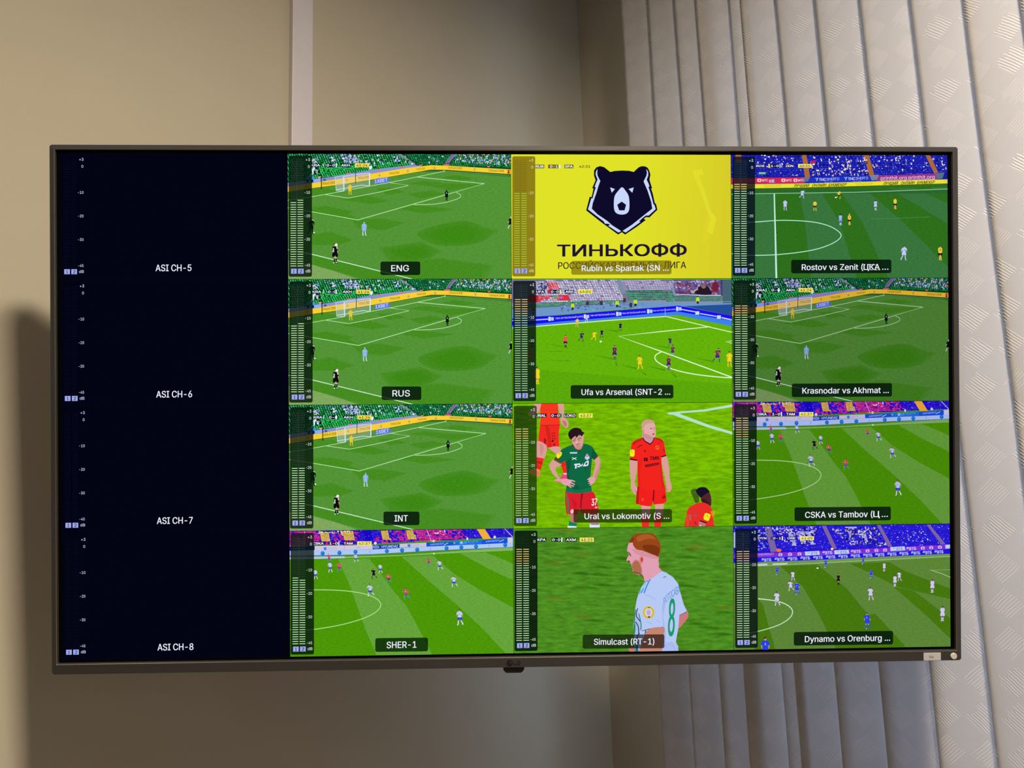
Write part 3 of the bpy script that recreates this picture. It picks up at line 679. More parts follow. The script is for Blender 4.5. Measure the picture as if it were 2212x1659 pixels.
# ---- bear emblem tile
T = Tile(0, 2, 1100, 330)
T.r(0, 0, 2212, 1264, (224, 226, 40))
for k in range(10): T.p([1200 + k * 100, 0, 2260, 0, 2260, 1264, 1060 + k * 110, 1264], [(224 - k, 226 - int(k * 2.6), 40)] * 4 and (224 - k, 226 - int(k * 2.4), 40))
T.p([1670, 20, 1740, 20, 1790, 220, 1850, 330, 1930, 600, 1900, 760, 1880, 900, 1960, 800, 1990, 640, 1900, 330, 1830, 170, 1800, 20], (222, 212, 43)); T.p([1790, 170, 1880, 160, 1900, 215, 1850, 215, 1960, 560, 2020, 640, 1980, 800, 1930, 760, 1960, 640, 1860, 360, 1800, 230], (225, 221, 44))
INK = (14, 10, 42); LGT = (200, 215, 250)
T.p([985, 187, 1030, 177, 1100, 173, 1170, 176, 1213, 187, 1262, 142, 1290, 131, 1325, 132, 1352, 148, 1368, 180, 1377, 215, 1368, 262, 1380, 305, 1395, 348, 1383, 345, 1400, 400, 1420, 490, 1432, 500, 1445, 556, 1368, 630, 1332, 628, 1312, 646, 1333, 655, 1240, 725, 1130, 798, 1098, 775, 1062, 798, 900, 680, 750, 562, 785, 428, 803, 432, 822, 348, 808, 346, 842, 268, 826, 222, 827, 172, 850, 142, 885, 130, 925, 140], INK)
T.p([860, 158, 845, 185, 843, 215, 862, 262, 845, 298, 832, 336, 846, 334, 828, 385, 812, 447, 800, 444, 768, 553, 920, 668, 935, 692, 965, 692, 985, 703, 965, 712, 1065, 778, 1092, 764, 1000, 705, 960, 668, 860, 600, 805, 545, 815, 490, 850, 392, 868, 330, 888, 275, 862, 226, 858, 200], LGT)
T.p([1337, 158, 1354, 185, 1356, 222, 1340, 262, 1358, 300, 1368, 330, 1356, 332, 1375, 385, 1392, 445, 1405, 500, 1415, 508, 1428, 550, 1360, 612, 1332, 612, 1296, 640, 1278, 658, 1264, 668, 1280, 674, 1135, 778, 1106, 762, 1200, 700, 1290, 628, 1395, 545, 1385, 480, 1350, 372, 1330, 325, 1310, 280, 1336, 228, 1343, 200], LGT)
T.p([984, 338, 1030, 354, 1000, 390], LGT); T.p([1214, 338, 1164, 354, 1200, 390], LGT)
T.s_([1100, 337, 1132, 368, 1166, 430, 1171, 540, 1150, 588, 1098, 603, 1044, 588, 1022, 540, 1026, 430, 1066, 368], LGT); T.p([1097, 476, 1140, 507, 1125, 562, 1072, 562, 1053, 507], INK)
T.t('ТИНЬКОФФ', 472, 1726, 1010, 1004, 112, (30, 20, 50), .05); T.t('РОССИЙСКАЯ ПРЕМЬЕР-ЛИГА', 478, 1724, 1132, 1126, 64, (36, 20, 40), .02)
T.score(1100, 330, 'RUB', (258, 334), '0-1', (398, 472), 'SPA', (545, 618), '42:31', (682, 790), 116, 152, dark=(110, 100, 30), hb=(380, 116, 394, 152, (140, 50, 40)), ab=(486, 114, 498, 154, (232, 238, 250)), ck=None)
T.meter(386, 386, 300, back=(138, 122, 22), alpha=.96, lit=(160, 205, 62), dim=(74, 52, 22), label=(236, 228, 160))
T.cap(1100, 330, 605, 1055, 1582, 1190, 'Rubin vs Spartak (SN ...', 708, 1552, 1155, 1150, 56, back=(112, 92, 16), alpha=.74, sk=-5)
T.build('bright yellow tile with the black bear emblem, top of the third column')

# ---- Rostov tile
T = Tile(0, 3, 1575, 325)
G1, G2 = (46, 110, 28), (56, 116, 60)
T.r(0, 0, 2212, 1264, G1, 1)
for q in ([680, 380, 880, 380, 1080, 700, 1250, 1264, 800, 1264, 740, 700], [1070, 380, 1330, 380, 1700, 700, 2140, 1140, 2140, 1264, 1560, 1264, 1300, 700], [1560, 370, 1800, 365, 2140, 520, 2140, 720], [1960, 360, 2140, 360, 2140, 430], [0, 380, 430, 380, 450, 1264, 0, 1264]):
    T.p(q, G2, 1, .999)
T.r(0, 380, 2212, 420, (44, 100, 50), 1)
T.r(0, 20, 2212, 330, (22, 24, 150))
T.seats([20, 30, 2140, 30, 2140, 250, 20, 262], 17, 17.5, -.004, 11, 7, [(48, 52, 225), (60, 70, 240), (30, 34, 200)], 8, .93, 11, .6)
T.seats([20, 30, 2140, 30, 2140, 250, 20, 262], 34, 17.5, -.004, 7, 4, [(120, 140, 250), (170, 190, 255)], 13, .35, 12, .6)
for q in ([708, 38, 752, 38, 790, 258, 738, 262], [1308, 38, 1360, 38, 1418, 245, 1368, 250], [1910, 38, 1955, 38, 2040, 215, 1998, 222], [62, 38, 120, 38, 120, 120, 62, 120]): T.p(q, (170, 105, 58))
PC = [(235, 238, 250), (20, 20, 45), (235, 215, 160), (15, 20, 60), (90, 110, 230), (225, 180, 170), (250, 250, 250)]
T.dots([770, 60, 1340, 60, 1360, 240, 800, 245], 150, (8, 22), PC, 21, 1.2); T.dots([1370, 45, 1900, 45, 1980, 210, 1430, 235], 70, (8, 20), PC, 22, 1.2); T.dots([280, 40, 700, 40, 700, 240, 280, 250], 40, (9, 22), PC, 23); T.dots([1980, 70, 2120, 70, 2120, 200, 2040, 210], 14, (8, 18), PC, 24)
T.p([790, 100, 850, 95, 840, 125, 795, 135], (170, 40, 110)); T.r(290, 212, 355, 232, (120, 200, 140))
T.p([0, 268, 740, 262, 735, 318, 0, 330], (205, 42, 85)); T.p([740, 262, 1430, 248, 1440, 300, 735, 318], (30, 50, 190)); T.p([1400, 246, 2040, 225, 2030, 285, 1440, 300], (150, 55, 130)); T.p([2030, 215, 2140, 205, 2140, 285, 2030, 285], (24, 28, 150))
for x, c_ in ((700, (110, 110, 140)), (1370, (120, 130, 160)), (2010, (90, 110, 140))): T.p([x, 265 - (x - 700) * .033, x + 90, 258 - (x - 700) * .033, x + 70, 300 - (x - 700) * .02, x + 20, 306 - (x - 700) * .02], c_)
for x in (275, 510, 628): T.rr(x, 276, x + 38, 306, 8, (245, 205, 225)); T.rr(x + 12, 284, x + 26, 298, 4, (205, 42, 85)); T.t('МТС', x + 46, x + 102, 303, 302, 22, (245, 215, 230), .03)
T.r(388, 286, 408, 314, (235, 150, 190)); T.r(412, 282, 440, 314, (170, 170, 230)); T.t('МТС', 168, 226, 304, 303, 22, (200, 120, 150), .03)
for x, y in ((840, 270), (1122, 262)):
    T.l([x, y, x + 18, y + 8, x + 14, y + 28], 9, (110, 190, 240)); T.l([x + 26, y - 4, x + 14, y + 24], 5, (200, 230, 255))
    T.t('ТНС', x + 38, x + 104, y + 28, y + 26, 26, (225, 232, 255), .03); T.t('ЭНЕРГО', x + 110, x + 232, y + 25, y + 20, 26, (190, 205, 250), -.004); T.t('Ростов-на-Дону', x + 84, x + 168, y + 42, y + 39, 8, (150, 170, 240))
T.t('printhit.org', 1478, 1732, 288, 282, 34, (250, 215, 250), .005); T.t('printhit.org', 1748, 2004, 281, 275, 34, (250, 215, 250), .005); T.l([1490, 296, 1720, 290], 3, (250, 215, 250)); T.l([1760, 289, 1990, 283], 3, (250, 215, 250))
T.p([0, 333, 735, 322, 2140, 282, 2140, 322, 735, 362, 0, 374], (232, 226, 52)); T.l([0, 376, 735, 364, 2140, 324], 4, (70, 60, 20))
for a_, b_, y0, y1 in ((628, 772, 360, 357), (806, 940, 356, 352), (966, 1138, 353, 347), (1498, 1640, 338, 334), (1672, 1802, 334, 330), (1830, 1998, 330, 324)):
    T.t({628: 'ЛУЧШИЙ', 806: 'ОНЛАЙН', 966: 'БУКМЕКЕР', 1498: 'ЛУЧШИЙ', 1672: 'ОНЛАЙН', 1830: 'БУКМЕКЕР'}[a_], a_, b_, y0, y1, 30, (28, 20, 30), .04, shear=9)
T.t('КЕР', 168, 236, 366, 364, 28, (28, 20, 30), .04, shear=8)
for x, y in ((335, 344), (1230, 325), (2095, 300)): T.t('По результатам премии', x, min(2136, x + 175), y, y - 4, 9, (150, 120, 40)); T.t('лига ставок 2019-20', x + 10, min(2136, x + 165), y + 15, y + 11, 9, (150, 120, 40))
W_ = (185, 238, 190)
T.l([0, 427, 440, 420, 1250, 408, 2140, 376], 7, (140, 205, 140)); T.l([439, 422, 450, 830, 460, 1264], 12, (190, 236, 220), w2=18); T.e(451, 828, 10, 7, W_)
T.l([0, 712, 260, 698, 450, 684, 600, 683, 760, 692, 880, 710, 985, 742, 1058, 785, 1090, 825, 1070, 865, 1000, 910, 880, 955, 740, 985, 560, 1008, 400, 1020, 200, 1022, 0, 1005], 8, (180, 236, 205), smooth=True); T.l([1380, 668, 1640, 662, 1960, 648], 3, (90, 150, 90))
WH, YL, BK = (190, 205, 248), (238, 205, 50), (25, 20, 25)
T.pl(545, 478, 584, WH, WH, WH, 0); T.pl(712, 380, 470, WH, WH, WH, 1, skin=(90, 80, 90)); T.pl(835, 488, 588, YL, BK, YL, 0); T.pl(1068, 392, 474, YL, BK, YL, 1); T.e(1037, 459, 9, 6, (225, 232, 250))
T.pl(1425, 482, 584, WH, WH, WH, 3, skin=(60, 55, 60), num=(120, 140, 210)); T.pl(1616, 462, 572, YL, BK, YL, 3); T.pl(1083, 618, 730, (160, 185, 245), (130, 150, 220), WH, 3, hair=(25, 25, 30), skin=(50, 60, 80)); T.pl(1170, 620, 728, YL, BK, YL, 3, hair=(235, 220, 200), num=(110, 95, 30))
T.pl(1702, 926, 1070, WH, WH, WH, 2, num=(150, 170, 235)); T.pl(2054, 928, 1070, YL, BK, YL, 3, num=(120, 100, 30))
T.e(128, 872, 14, 12, (70, 120, 200)); T.l([128, 860, 140, 900, 152, 960], 10, (70, 110, 150))
T.score(1575, 325, 'ROS', (262, 340), '1-0', (406, 480), 'ZEN', (548, 620), '40:55', (684, 786), 136, 170, dark=(20, 20, 70), hb=(380, 134, 394, 172, (235, 225, 90)), ab=(488, 132, 500, 172, (150, 190, 255)), ck=(240, 228, 110))
T.meter(300, 300, 372, back=(8, 20, 30)); T.cap(1575, 325, 602, 1068, 1578, 1200, [('Rostov vs Zenit (', 706, 1302), ('ЦКА', 1308, 1464), ('...', 1488, 1548)], 706, 1548, 1168, 1164, 56, sk=-3)
T.cur = 'caption'
for x, y in ((1316, 1116), (1354, 1116), (1384, 1116), (1412, 1116), (1384, 1166), (1420, 1166), (1432, 1166), (1460, 1166)): T.r(x - 9, y - 3, x + 9, y + 2, (236, 238, 255))
T.cur = 'tile'
T.build('football tile captioned Rostov vs Zenit, blue seats, top of the right column')

# ---- Ufa tile
T = Tile(1, 2, 1100, 595)
G1 = (100, 178, 10); T.r(0, 0, 2212, 1264, G1, 1); T.p([30, 900, 1300, 1000, 2212, 1060, 2212, 1264, 30, 1264], (92, 168, 10), 1)
T.r(0, 40, 2212, 300, (140, 140, 175))
T.p([0, 40, 1060, 40, 1180, 250, 0, 270], (120, 115, 150)); T.p([1100, 40, 1590, 40, 1590, 170, 1180, 170], (120, 115, 150)); T.p([1590, 40, 2080, 40, 2080, 200, 1620, 200], (70, 60, 110)); T.r(2080, 40, 2212, 280, (70, 100, 115))
T.seats([250, 48, 1060, 48, 1110, 240, 250, 265], 24, 17, .0, 18, 11, [(215, 205, 235), (195, 185, 220), (235, 228, 245)], 6, .97, 31, 1)
T.seats([1100, 48, 1590, 48, 1590, 135, 1180, 140], 24, 17, -.02, 19, 11, [(200, 190, 222), (180, 172, 205)], 6, .97, 32, 1)
for x in range(270, 1060, 85): T.l([x, 48, x + 60, 150], 5, (80, 70, 100))
T.l([1060, 48, 1110, 180], 40, (120, 140, 165)); T.l([1590, 48, 1625, 270], 16, (130, 150, 175))
R_ = [(225, 45, 60), (200, 35, 50), (240, 80, 90)]
T.seats([350, 60, 460, 70, 480, 130, 400, 150, 370, 100], 20, 16, 0, 18, 13, R_, 6, 1, 33); T.seats([190, 200, 480, 190, 500, 240, 560, 195, 600, 240, 480, 245, 430, 205, 270, 260, 190, 262], 20, 15, 0, 19, 13, R_, 6, 1, 34)
T.p([478, 192, 570, 188, 600, 240, 500, 246], (220, 45, 60)); T.p([190, 190, 285, 195, 275, 262, 190, 262], (190, 30, 45)); T.e(450, 208, 22, 14, (80, 170, 90)); T.e(500, 215, 30, 10, (150, 120, 210))
T.dots([270, 80, 380, 80, 380, 135, 270, 135], 22, (14, 26), [(40, 40, 70), (150, 170, 230), (60, 60, 90)], 35, 1.3)
T.seats([1140, 150, 1590, 148, 1610, 250, 1170, 250], 24, 17, -.02, 23, 12, [(20, 120, 70), (30, 145, 85), (14, 95, 60)], 6, 1, 36); T.seats([190, 285, 480, 262, 1150, 238, 1150, 270, 480, 300, 190, 318], 24, 15, -.06, 23, 11, [(20, 130, 75), (40, 160, 95)], 6, 1, 37)
T.seats([1600, 195, 2080, 190, 2080, 255, 1610, 258], 24, 14, 0, 22, 10, [(20, 110, 75), (30, 130, 85)], 6, 1, 38)
T.p([1595, 45, 2060, 42, 2066, 195, 1622, 190], (110, 95, 150)); T.dots([1600, 50, 2058, 48, 2060, 190, 1628, 186], 150, (18, 44), [(150, 60, 80), (90, 80, 130), (190, 180, 225), (60, 60, 150), (120, 40, 60), (70, 60, 80), (160, 150, 190)], 39, .7)
T.s_([1820, 180, 1830, 130, 1880, 95, 1920, 95, 1960, 140, 1965, 185], (35, 25, 40)); T.e(1895, 108, 24, 20, (150, 100, 80)); T.l([1780, 165, 1840, 130], 16, (190, 150, 150)); T.e(2010, 110, 34, 50, (120, 30, 60)); T.l([1622, 192, 1700, 188, 1900, 196, 2066, 195], 7, (210, 215, 240))
for y in (262, 280): T.l([1150, y + 2, 2212, y - 8], 6, (120, 150, 185))
T.p([0, 330, 480, 300, 1200, 268, 2212, 270, 2212, 460, 1650, 300, 1200, 320, 0, 420], (110, 150, 200)); T.p([0, 312, 600, 285, 1200, 255, 1200, 262, 600, 300, 0, 330], (90, 120, 120))
T.p([1700, 300, 2212, 280, 2212, 400], (38, 80, 150)); T.dots([500, 270, 1300, 250, 1300, 320, 500, 350], 80, (14, 34), [(110, 130, 190), (70, 90, 130), (140, 175, 225), (60, 80, 120)], 40, .5)
T.p([0, 425, 260, 400, 480, 388, 1000, 345, 1650, 295, 1760, 315, 2212, 400, 2212, 450, 1760, 375, 1640, 352, 1000, 408, 480, 452, 260, 472, 0, 492], (28, 14, 232)); T.p([0, 490, 260, 472, 480, 452, 1000, 408, 1640, 352, 1760, 372, 2212, 450, 2212, 505, 1640, 385, 1000, 425, 260, 492, 0, 510], (60, 130, 235))
for x, y in ((400, 424), (745, 400), (1060, 375), (1362, 350), (1645, 326)): T.r(x - 18, y - 20, x + 4, y + 20, (205, 225, 255)); T.r(x + 8, y - 16, x + 34, y + 16, (180, 205, 250))
for x, y in ((1835, 366), (2045, 406)): T.r(x - 20, y - 16, x + 18, y + 16, (205, 225, 255))
T.l([30, 440, 260, 434, 380, 426], 10, (190, 215, 255)); T.t('УФА ФУТБОЛЬНЫЙ КЛУБ', 450, 720, 428, 408, 16, (215, 225, 255), .02); T.t('УФА ФУТБОЛЬНЫЙ КЛУБ', 790, 1030, 400, 384, 16, (215, 225, 255), .02); T.t('УФА ФУТБОЛЬНЫЙ КЛУБ', 1100, 1330, 378, 362, 14, (215, 225, 255), .02); T.t('УФА ФУТБОЛЬНЫЙ КЛУБ', 1400, 1620, 352, 336, 12, (215, 225, 255), .02)
T.l([1670, 330, 1830, 358], 10, (190, 210, 255)); T.l([1860, 372, 2020, 400], 10, (190, 210, 255)); T.l([2070, 412, 2180, 436], 12, (200, 215, 255))
for x, y in ((618, 292), (1052, 266), (1230, 255), (1838, 232)): T.s_([x - 16, y + 20, x - 14, y - 12, x, y - 20, x + 14, y - 12, x + 16, y + 20], (190, 225, 40)); T.e(x, y - 24, 6, 7, (60, 60, 50)); T.r(x - 10, y + 20, x + 10, y + 44, (30, 40, 60))
for x, y in ((765, 270), (900, 268), (1125, 240), (1188, 285)): T.r(x - 16, y - 18, x + 12, y + 22, (60, 50, 80)); T.e(x, y - 26, 9, 9, (150, 110, 120))
L_ = (222, 245, 200)
T.l([30, 512, 260, 497, 1000, 437, 1530, 400, 1980, 510, 2180, 556], 8, L_); T.l([1960, 500, 1500, 545, 1065, 592, 1480, 740, 2190, 1000], 8, L_, w2=11); T.l([1485, 745, 1430, 775, 1422, 815, 1470, 860, 1580, 910, 1760, 955, 1980, 985, 2190, 1000], 10, L_, smooth=True); T.l([2180, 636, 2112, 646, 2180, 664], 7, L_); T.l([1520, 320, 1520, 390], 5, (150, 190, 250))
SH = (78, 140, 14)
for q in ([330, 655, 520, 692, 520, 700], [800, 772, 1010, 808, 1010, 820], [1070, 868, 1240, 900, 1240, 915], [1320, 880, 1520, 915, 1520, 930], [270, 825, 600, 838, 600, 832], [900, 520, 1060, 540, 1060, 552], [1380, 676, 1560, 700, 1560, 712], [1800, 800, 1990, 835, 1990, 848], [270, 740, 520, 738, 520, 744], [1270, 915, 1340, 970, 1325, 975], [1030, 830, 1060, 880, 1040, 882], [1570, 930, 1640, 990, 1620, 995]): T.p(q, SH)
NV, YE = (28, 22, 60), (240, 215, 20)
T.pl(548, 580, 704, (240, 70, 70), BK, (40, 40, 40), 3, num=(250, 110, 100)); T.pl(705, 548, 648, NV, (70, 70, 100), NV, 1, num=(170, 170, 190)); T.pl(828, 540, 635, YE, YE, YE, 1, num=(230, 180, 60)); T.pl(902, 524, 608, NV, (60, 40, 100), NV, 2); T.e(891, 645, 10, 9, (235, 245, 250)); T.pl(1083, 458, 542, NV, NV, (30, 30, 70), 2)
T.pl(662, 415, 506, (225, 205, 70), (215, 190, 70), (225, 160, 110), 2); T.pl(755, 382, 455, (215, 190, 215), (200, 190, 200), (225, 225, 205), 2); T.pl(1027, 682, 822, (90, 40, 80), (40, 40, 100), (60, 80, 90), 3, num=(190, 90, 110)); T.pl(1272, 778, 912, YE, YE, YE, 2, -1, num=(240, 170, 50)); T.pl(1568, 600, 692, (60, 50, 70), (40, 70, 120), (60, 80, 120), 1, -1); T.pl(1592, 682, 790, (100, 50, 80), (50, 50, 110), (150, 160, 190), 2, num=(190, 90, 120)); T.pl(1553, 790, 920, (90, 35, 60), (40, 30, 150), (50, 40, 120), 3, num=(220, 110, 120))
T.pl(2028, 708, 850, (120, 50, 80), (35, 35, 150), (60, 70, 110), 1, num=(200, 100, 110)); T.pl(2145, 740, 890, YE, YE, YE, 0); T.pl(272, 890, 1060, YE, YE, YE, 3); T.pl(222, 598, 700, (40, 40, 60), (30, 30, 60), (40, 40, 60), 3); T.pl(205, 700, 825, (170, 130, 40), (160, 120, 40), (150, 120, 40), 3); T.pl(235, 275, 380, (90, 130, 50), (120, 20, 30), (120, 20, 30), 3)
T.score(1100, 595, 'UFA', (264, 338), '0-0', (406, 482), 'ARS', (548, 622), '43:02', (684, 794), 142, 178, dark=(26, 16, 60), hb=(374, 142, 398, 178, (190, 40, 60)), ab=(490, 140, 502, 180, (245, 235, 100)), ck=(243, 236, 90))
T.meter(208, 208, 372, back=(6, 20, 18), lit=(176, 226, 170)); T.cap(1100, 595, 598, 1070, 1598, 1202, 'Ufa vs Arsenal (SNT-2 ...', 704, 1566, 1166, 1162, 56, sk=-3)
T.build('football tile captioned Ufa vs Arsenal, blue boards and white seats, third column')

# ---- Ural tile
T = Tile(2, 2, 1100, 865)
T.r(0, 0, 2212, 1264, (116, 182, 4), 2); T.p([1500, 850, 2212, 700, 2212, 1264, 1300, 1264], (108, 174, 6), 2)
T.p([1535, 122, 1570, 116, 1900, 88, 2180, 36, 2180, 64, 1900, 108, 1660, 126, 1680, 138, 1950, 238, 2180, 308, 2180, 334, 1930, 262, 1600, 142, 1560, 138], (178, 226, 198))
SK, SK2, RD, RD2 = (218, 158, 150), (190, 122, 112), (240, 42, 34), (205, 26, 34)
# player in the background
T.s_([245, 20, 320, 20, 300, 90, 262, 132, 196, 152, 190, 122, 236, 76], SK); T.p([315, 20, 472, 20, 480, 120, 496, 236, 400, 244, 298, 240, 308, 150, 300, 90], (244, 56, 34)); T.l([340, 90, 470, 100], 3, (220, 40, 30))
T.s_([478, 20, 526, 20, 536, 110, 528, 172, 500, 176, 488, 110], SK); T.s_([500, 170, 528, 164, 562, 186, 578, 225, 570, 262, 548, 268, 520, 240, 504, 210], SK); T.s_([518, 196, 552, 206, 562, 240, 546, 258, 528, 228], SK2)
T.p([302, 240, 495, 236, 482, 320, 488, 452, 420, 466, 368, 458, 330, 425, 284, 395, 290, 320], RD); T.l([352, 242, 372, 330, 386, 455], 3, (70, 10, 20)); T.l([364, 242, 384, 330, 400, 458], 3, (70, 10, 20)); T.l([376, 242, 396, 330, 412, 460], 3, (70, 10, 20))
T.p([302, 240, 495, 236, 494, 244, 302, 248], RD2); T.l([345, 375, 352, 420], 8, RD2)
for k, (x, y) in enumerate(((410, 320), (412, 345), (414, 370), (430, 312), (434, 340), (436, 368))): T.l([x, y, x + 14, y + 4], 5, (80, 14, 22)); T.l([x + 4, y + 8, x + 16, y + 12], 3, (80, 14, 22))
T.e(424, 395, 10, 9, (60, 14, 20)); T.p([426, 436, 438, 418, 450, 438], (60, 14, 20)); T.s_([340, 370, 358, 380, 356, 425, 342, 432], (150, 26, 30))
T.s_([274, 396, 350, 426, 368, 470, 352, 540, 338, 566, 264, 560, 262, 470], SK); T.s_([296, 420, 330, 440, 336, 480, 312, 540, 300, 500], SK2, 3, .45)
T.p([264, 552, 338, 566, 308, 680, 260, 668], RD); T.l([264, 592, 328, 606], 4, (60, 10, 20)); T.l([264, 604, 326, 618], 4, (60, 10, 20)); T.l([262, 646, 316, 656], 3, (120, 16, 24))
T.s_([186, 690, 220, 676, 262, 664, 298, 690, 300, 735, 270, 740, 230, 726, 194, 712], (235, 170, 70)); T.p([236, 660, 266, 664, 262, 676, 232, 672], (220, 215, 225)); T.s_([268, 690, 298, 694, 300, 735, 274, 738], (240, 120, 90))
T.s_([384, 462, 484, 450, 520, 510, 548, 570, 520, 606, 470, 540, 410, 484], SK); T.p([496, 598, 548, 585, 575, 645, 572, 708, 532, 716, 510, 650], RD); T.l([502, 622, 548, 606], 3, (90, 10, 20)); T.l([508, 640, 552, 624], 3, (90, 10, 20))
T.s_([515, 718, 575, 708, 580, 760, 540, 792, 490, 796, 444, 782, 452, 768, 500, 762], (235, 70, 120)); T.s_([444, 782, 452, 768, 500, 764, 500, 792], (245, 140, 190)); T.r(530, 708, 572, 722, (225, 220, 225))
# green player
T.s_([434, 574, 505, 612, 492, 640, 450, 660, 470, 720, 505, 766, 560, 768, 600, 780, 570, 830, 520, 815, 470, 760, 426, 716, 392, 652, 394, 622], SK)
T.s_([820, 575, 866, 540, 884, 575, 890, 610, 884, 660, 862, 730, 842, 780, 812, 800, 785, 770, 812, 742, 822, 700, 838, 640, 840, 600], SK); T.s_([800, 800, 842, 770, 830, 740, 870, 650, 880, 600, 890, 612, 886, 660, 862, 735, 838, 788], SK2, 3, .5)
GR, GR2 = (14, 104, 66), (8, 72, 50)
T.p([508, 482, 560, 452, 615, 432, 650, 470, 690, 482, 722, 420, 765, 428, 812, 452, 832, 490, 868, 545, 828, 582, 808, 560, 800, 640, 792, 740, 784, 790, 800, 840, 806, 886, 745, 902, 640, 906, 550, 892, 556, 850, 566, 790, 560, 700, 552, 612, 545, 590, 500, 618, 434, 578, 460, 545], GR)
T.p([552, 600, 600, 560, 596, 640, 575, 720, 600, 800, 566, 790, 560, 700], GR2, 3, .6); T.p([800, 560, 812, 470, 832, 490, 868, 545, 828, 582], GR2, 3, .6); T.p([640, 800, 700, 860, 760, 840, 690, 890, 620, 870], GR2, 3, .45); T.p([720, 620, 790, 560, 780, 640, 740, 700], GR2, 3, .35); T.p([555, 850, 640, 872, 800, 850, 806, 886, 745, 902, 640, 906, 550, 892], (24, 126, 84), 3, .5)
T.p([448, 556, 505, 592, 496, 616, 436, 580], (110, 46, 40)); T.p([440, 570, 500, 606, 496, 618, 434, 582], (60, 110, 70)); T.p([828, 582, 868, 545, 866, 536, 824, 574], (110, 46, 40))
T.p([612, 432, 650, 478, 690, 490, 722, 428, 722, 414, 690, 476, 652, 466, 618, 424], (110, 40, 36)); T.l([688, 484, 690, 506], 4, (10, 40, 30))
T.s_([460, 532, 490, 504, 512, 506, 508, 536, 480, 564, 464, 556], (242, 232, 40)); T.l([480, 514, 496, 518, 492, 526], 4, (60, 50, 20))
T.r(592, 504, 662, 518, (210, 228, 245)); T.t('ЕВРОКОМ', 596, 658, 515, 515, 8, (60, 120, 110), .01); T.l([612, 556, 634, 566, 656, 556], 6, (215, 225, 250)); T.l([612, 578, 634, 566, 656, 578], 6, (215, 225, 250)); T.l([622, 564, 646, 568], 10, (215, 225, 250))
T.s_([758, 520, 776, 540, 784, 560, 760, 582, 736, 562, 744, 540], (175, 185, 235)); T.s_([758, 526, 768, 540, 760, 556, 750, 540], (225, 120, 150)); T.p([744, 556, 778, 554, 762, 572], (230, 232, 250))
T.l([634, 626, 690, 620], 14, (222, 230, 252)); T.l([652, 622, 648, 664], 15, (222, 230, 252)); T.l([684, 620, 696, 634, 680, 646, 664, 644], 12, (222, 230, 252)); T.l([700, 642, 716, 618, 722, 642, 738, 618], 11, (222, 230, 252)); T.s_([730, 640, 738, 606, 772, 586, 772, 626, 756, 640], (222, 230, 252)); T.s_([742, 630, 746, 610, 760, 602, 760, 622], GR)
# head
T.s_([640, 440, 700, 400, 722, 424, 700, 474, 668, 480, 640, 462], SK2); T.s_([606, 368, 618, 346, 660, 334, 706, 340, 722, 372, 718, 420, 700, 460, 672, 476, 642, 456, 618, 418], SK); T.s_([714, 350, 728, 338, 726, 378, 712, 394], SK)
T.s_([600, 384, 578, 350, 576, 322, 588, 296, 612, 276, 640, 266, 670, 268, 700, 282, 712, 304, 732, 312, 720, 332, 706, 350, 690, 336, 672, 344, 660, 360, 644, 348, 626, 360, 608, 378], (40, 22, 28)); T.l([660, 342, 648, 366, 640, 378], 5, (46, 26, 30)); T.l([668, 342, 662, 362], 4, (46, 26, 30)); T.l([690, 340, 682, 356], 4, (46, 26, 30))
T.l([616, 392, 640, 384, 648, 390], 6, (70, 40, 40)); T.l([668, 380, 690, 366, 704, 372], 6, (60, 36, 40)); T.l([624, 402, 642, 400], 4, (110, 60, 60)); T.l([672, 392, 692, 384], 4, (110, 60, 60)); T.s_([652, 396, 660, 396, 664, 416, 654, 422, 648, 414], (236, 180, 165)); T.l([650, 434, 668, 424, 690, 424], 6, (130, 70, 66)); T.l([656, 444, 684, 438], 4, (180, 100, 96)); T.s_([640, 450, 690, 440, 706, 452, 672, 476], SK2, 3, .45)
# hands
for q in ([510, 770, 560, 764, 604, 782, 600, 806, 560, 828, 520, 812],): T.s_(q, (228, 160, 175))
for q in ([585, 780, 612, 780, 642, 792], [585, 796, 612, 806, 640, 822], [570, 806, 596, 824, 630, 838], [556, 812, 580, 832, 606, 850], ): T.l(q, 14, (232, 168, 182), w2=9, smooth=True)
T.s_([774, 762, 812, 742, 842, 770, 820, 806, 796, 812], (226, 160, 170))
for q in ([790, 762, 774, 766, 762, 772], [796, 776, 780, 786, 768, 792], [806, 790, 790, 802, 774, 812], [814, 800, 800, 816, 786, 828]): T.l(q, 12, (232, 168, 178), w2=9, smooth=True)
# shorts and legs
T.p([592, 1090, 668, 1100, 664, 1190, 600, 1190], SK2); T.p([780, 1090, 868, 1090, 868, 1210, 786, 1210], SK2)
T.p([546, 876, 552, 892, 640, 906, 745, 902, 806, 886, 828, 900, 852, 970, 876, 1080, 870, 1100, 770, 1108, 700, 1100, 690, 1050, 664, 1110, 556, 1108, 545, 1000], (218, 30, 44)); T.p([700, 905, 720, 903, 706, 1000, 700, 1098, 690, 1050], (150, 16, 34)); T.p([552, 900, 562, 905, 580, 980, 582, 1098, 564, 1098, 560, 990], (60, 120, 80)); T.p([600, 940, 660, 1000, 640, 1080, 620, 1000], (190, 22, 38), 3, .6)
T.t('37', 804, 856, 1026, 1020, 66, (240, 240, 245), .03); T.l([836, 1036, 858, 1050], 5, (235, 235, 240)); T.l([858, 1036, 836, 1050], 5, (235, 235, 240)); T.s_([600, 1070, 620, 1060, 628, 1090, 610, 1104, 598, 1092], (225, 200, 210))
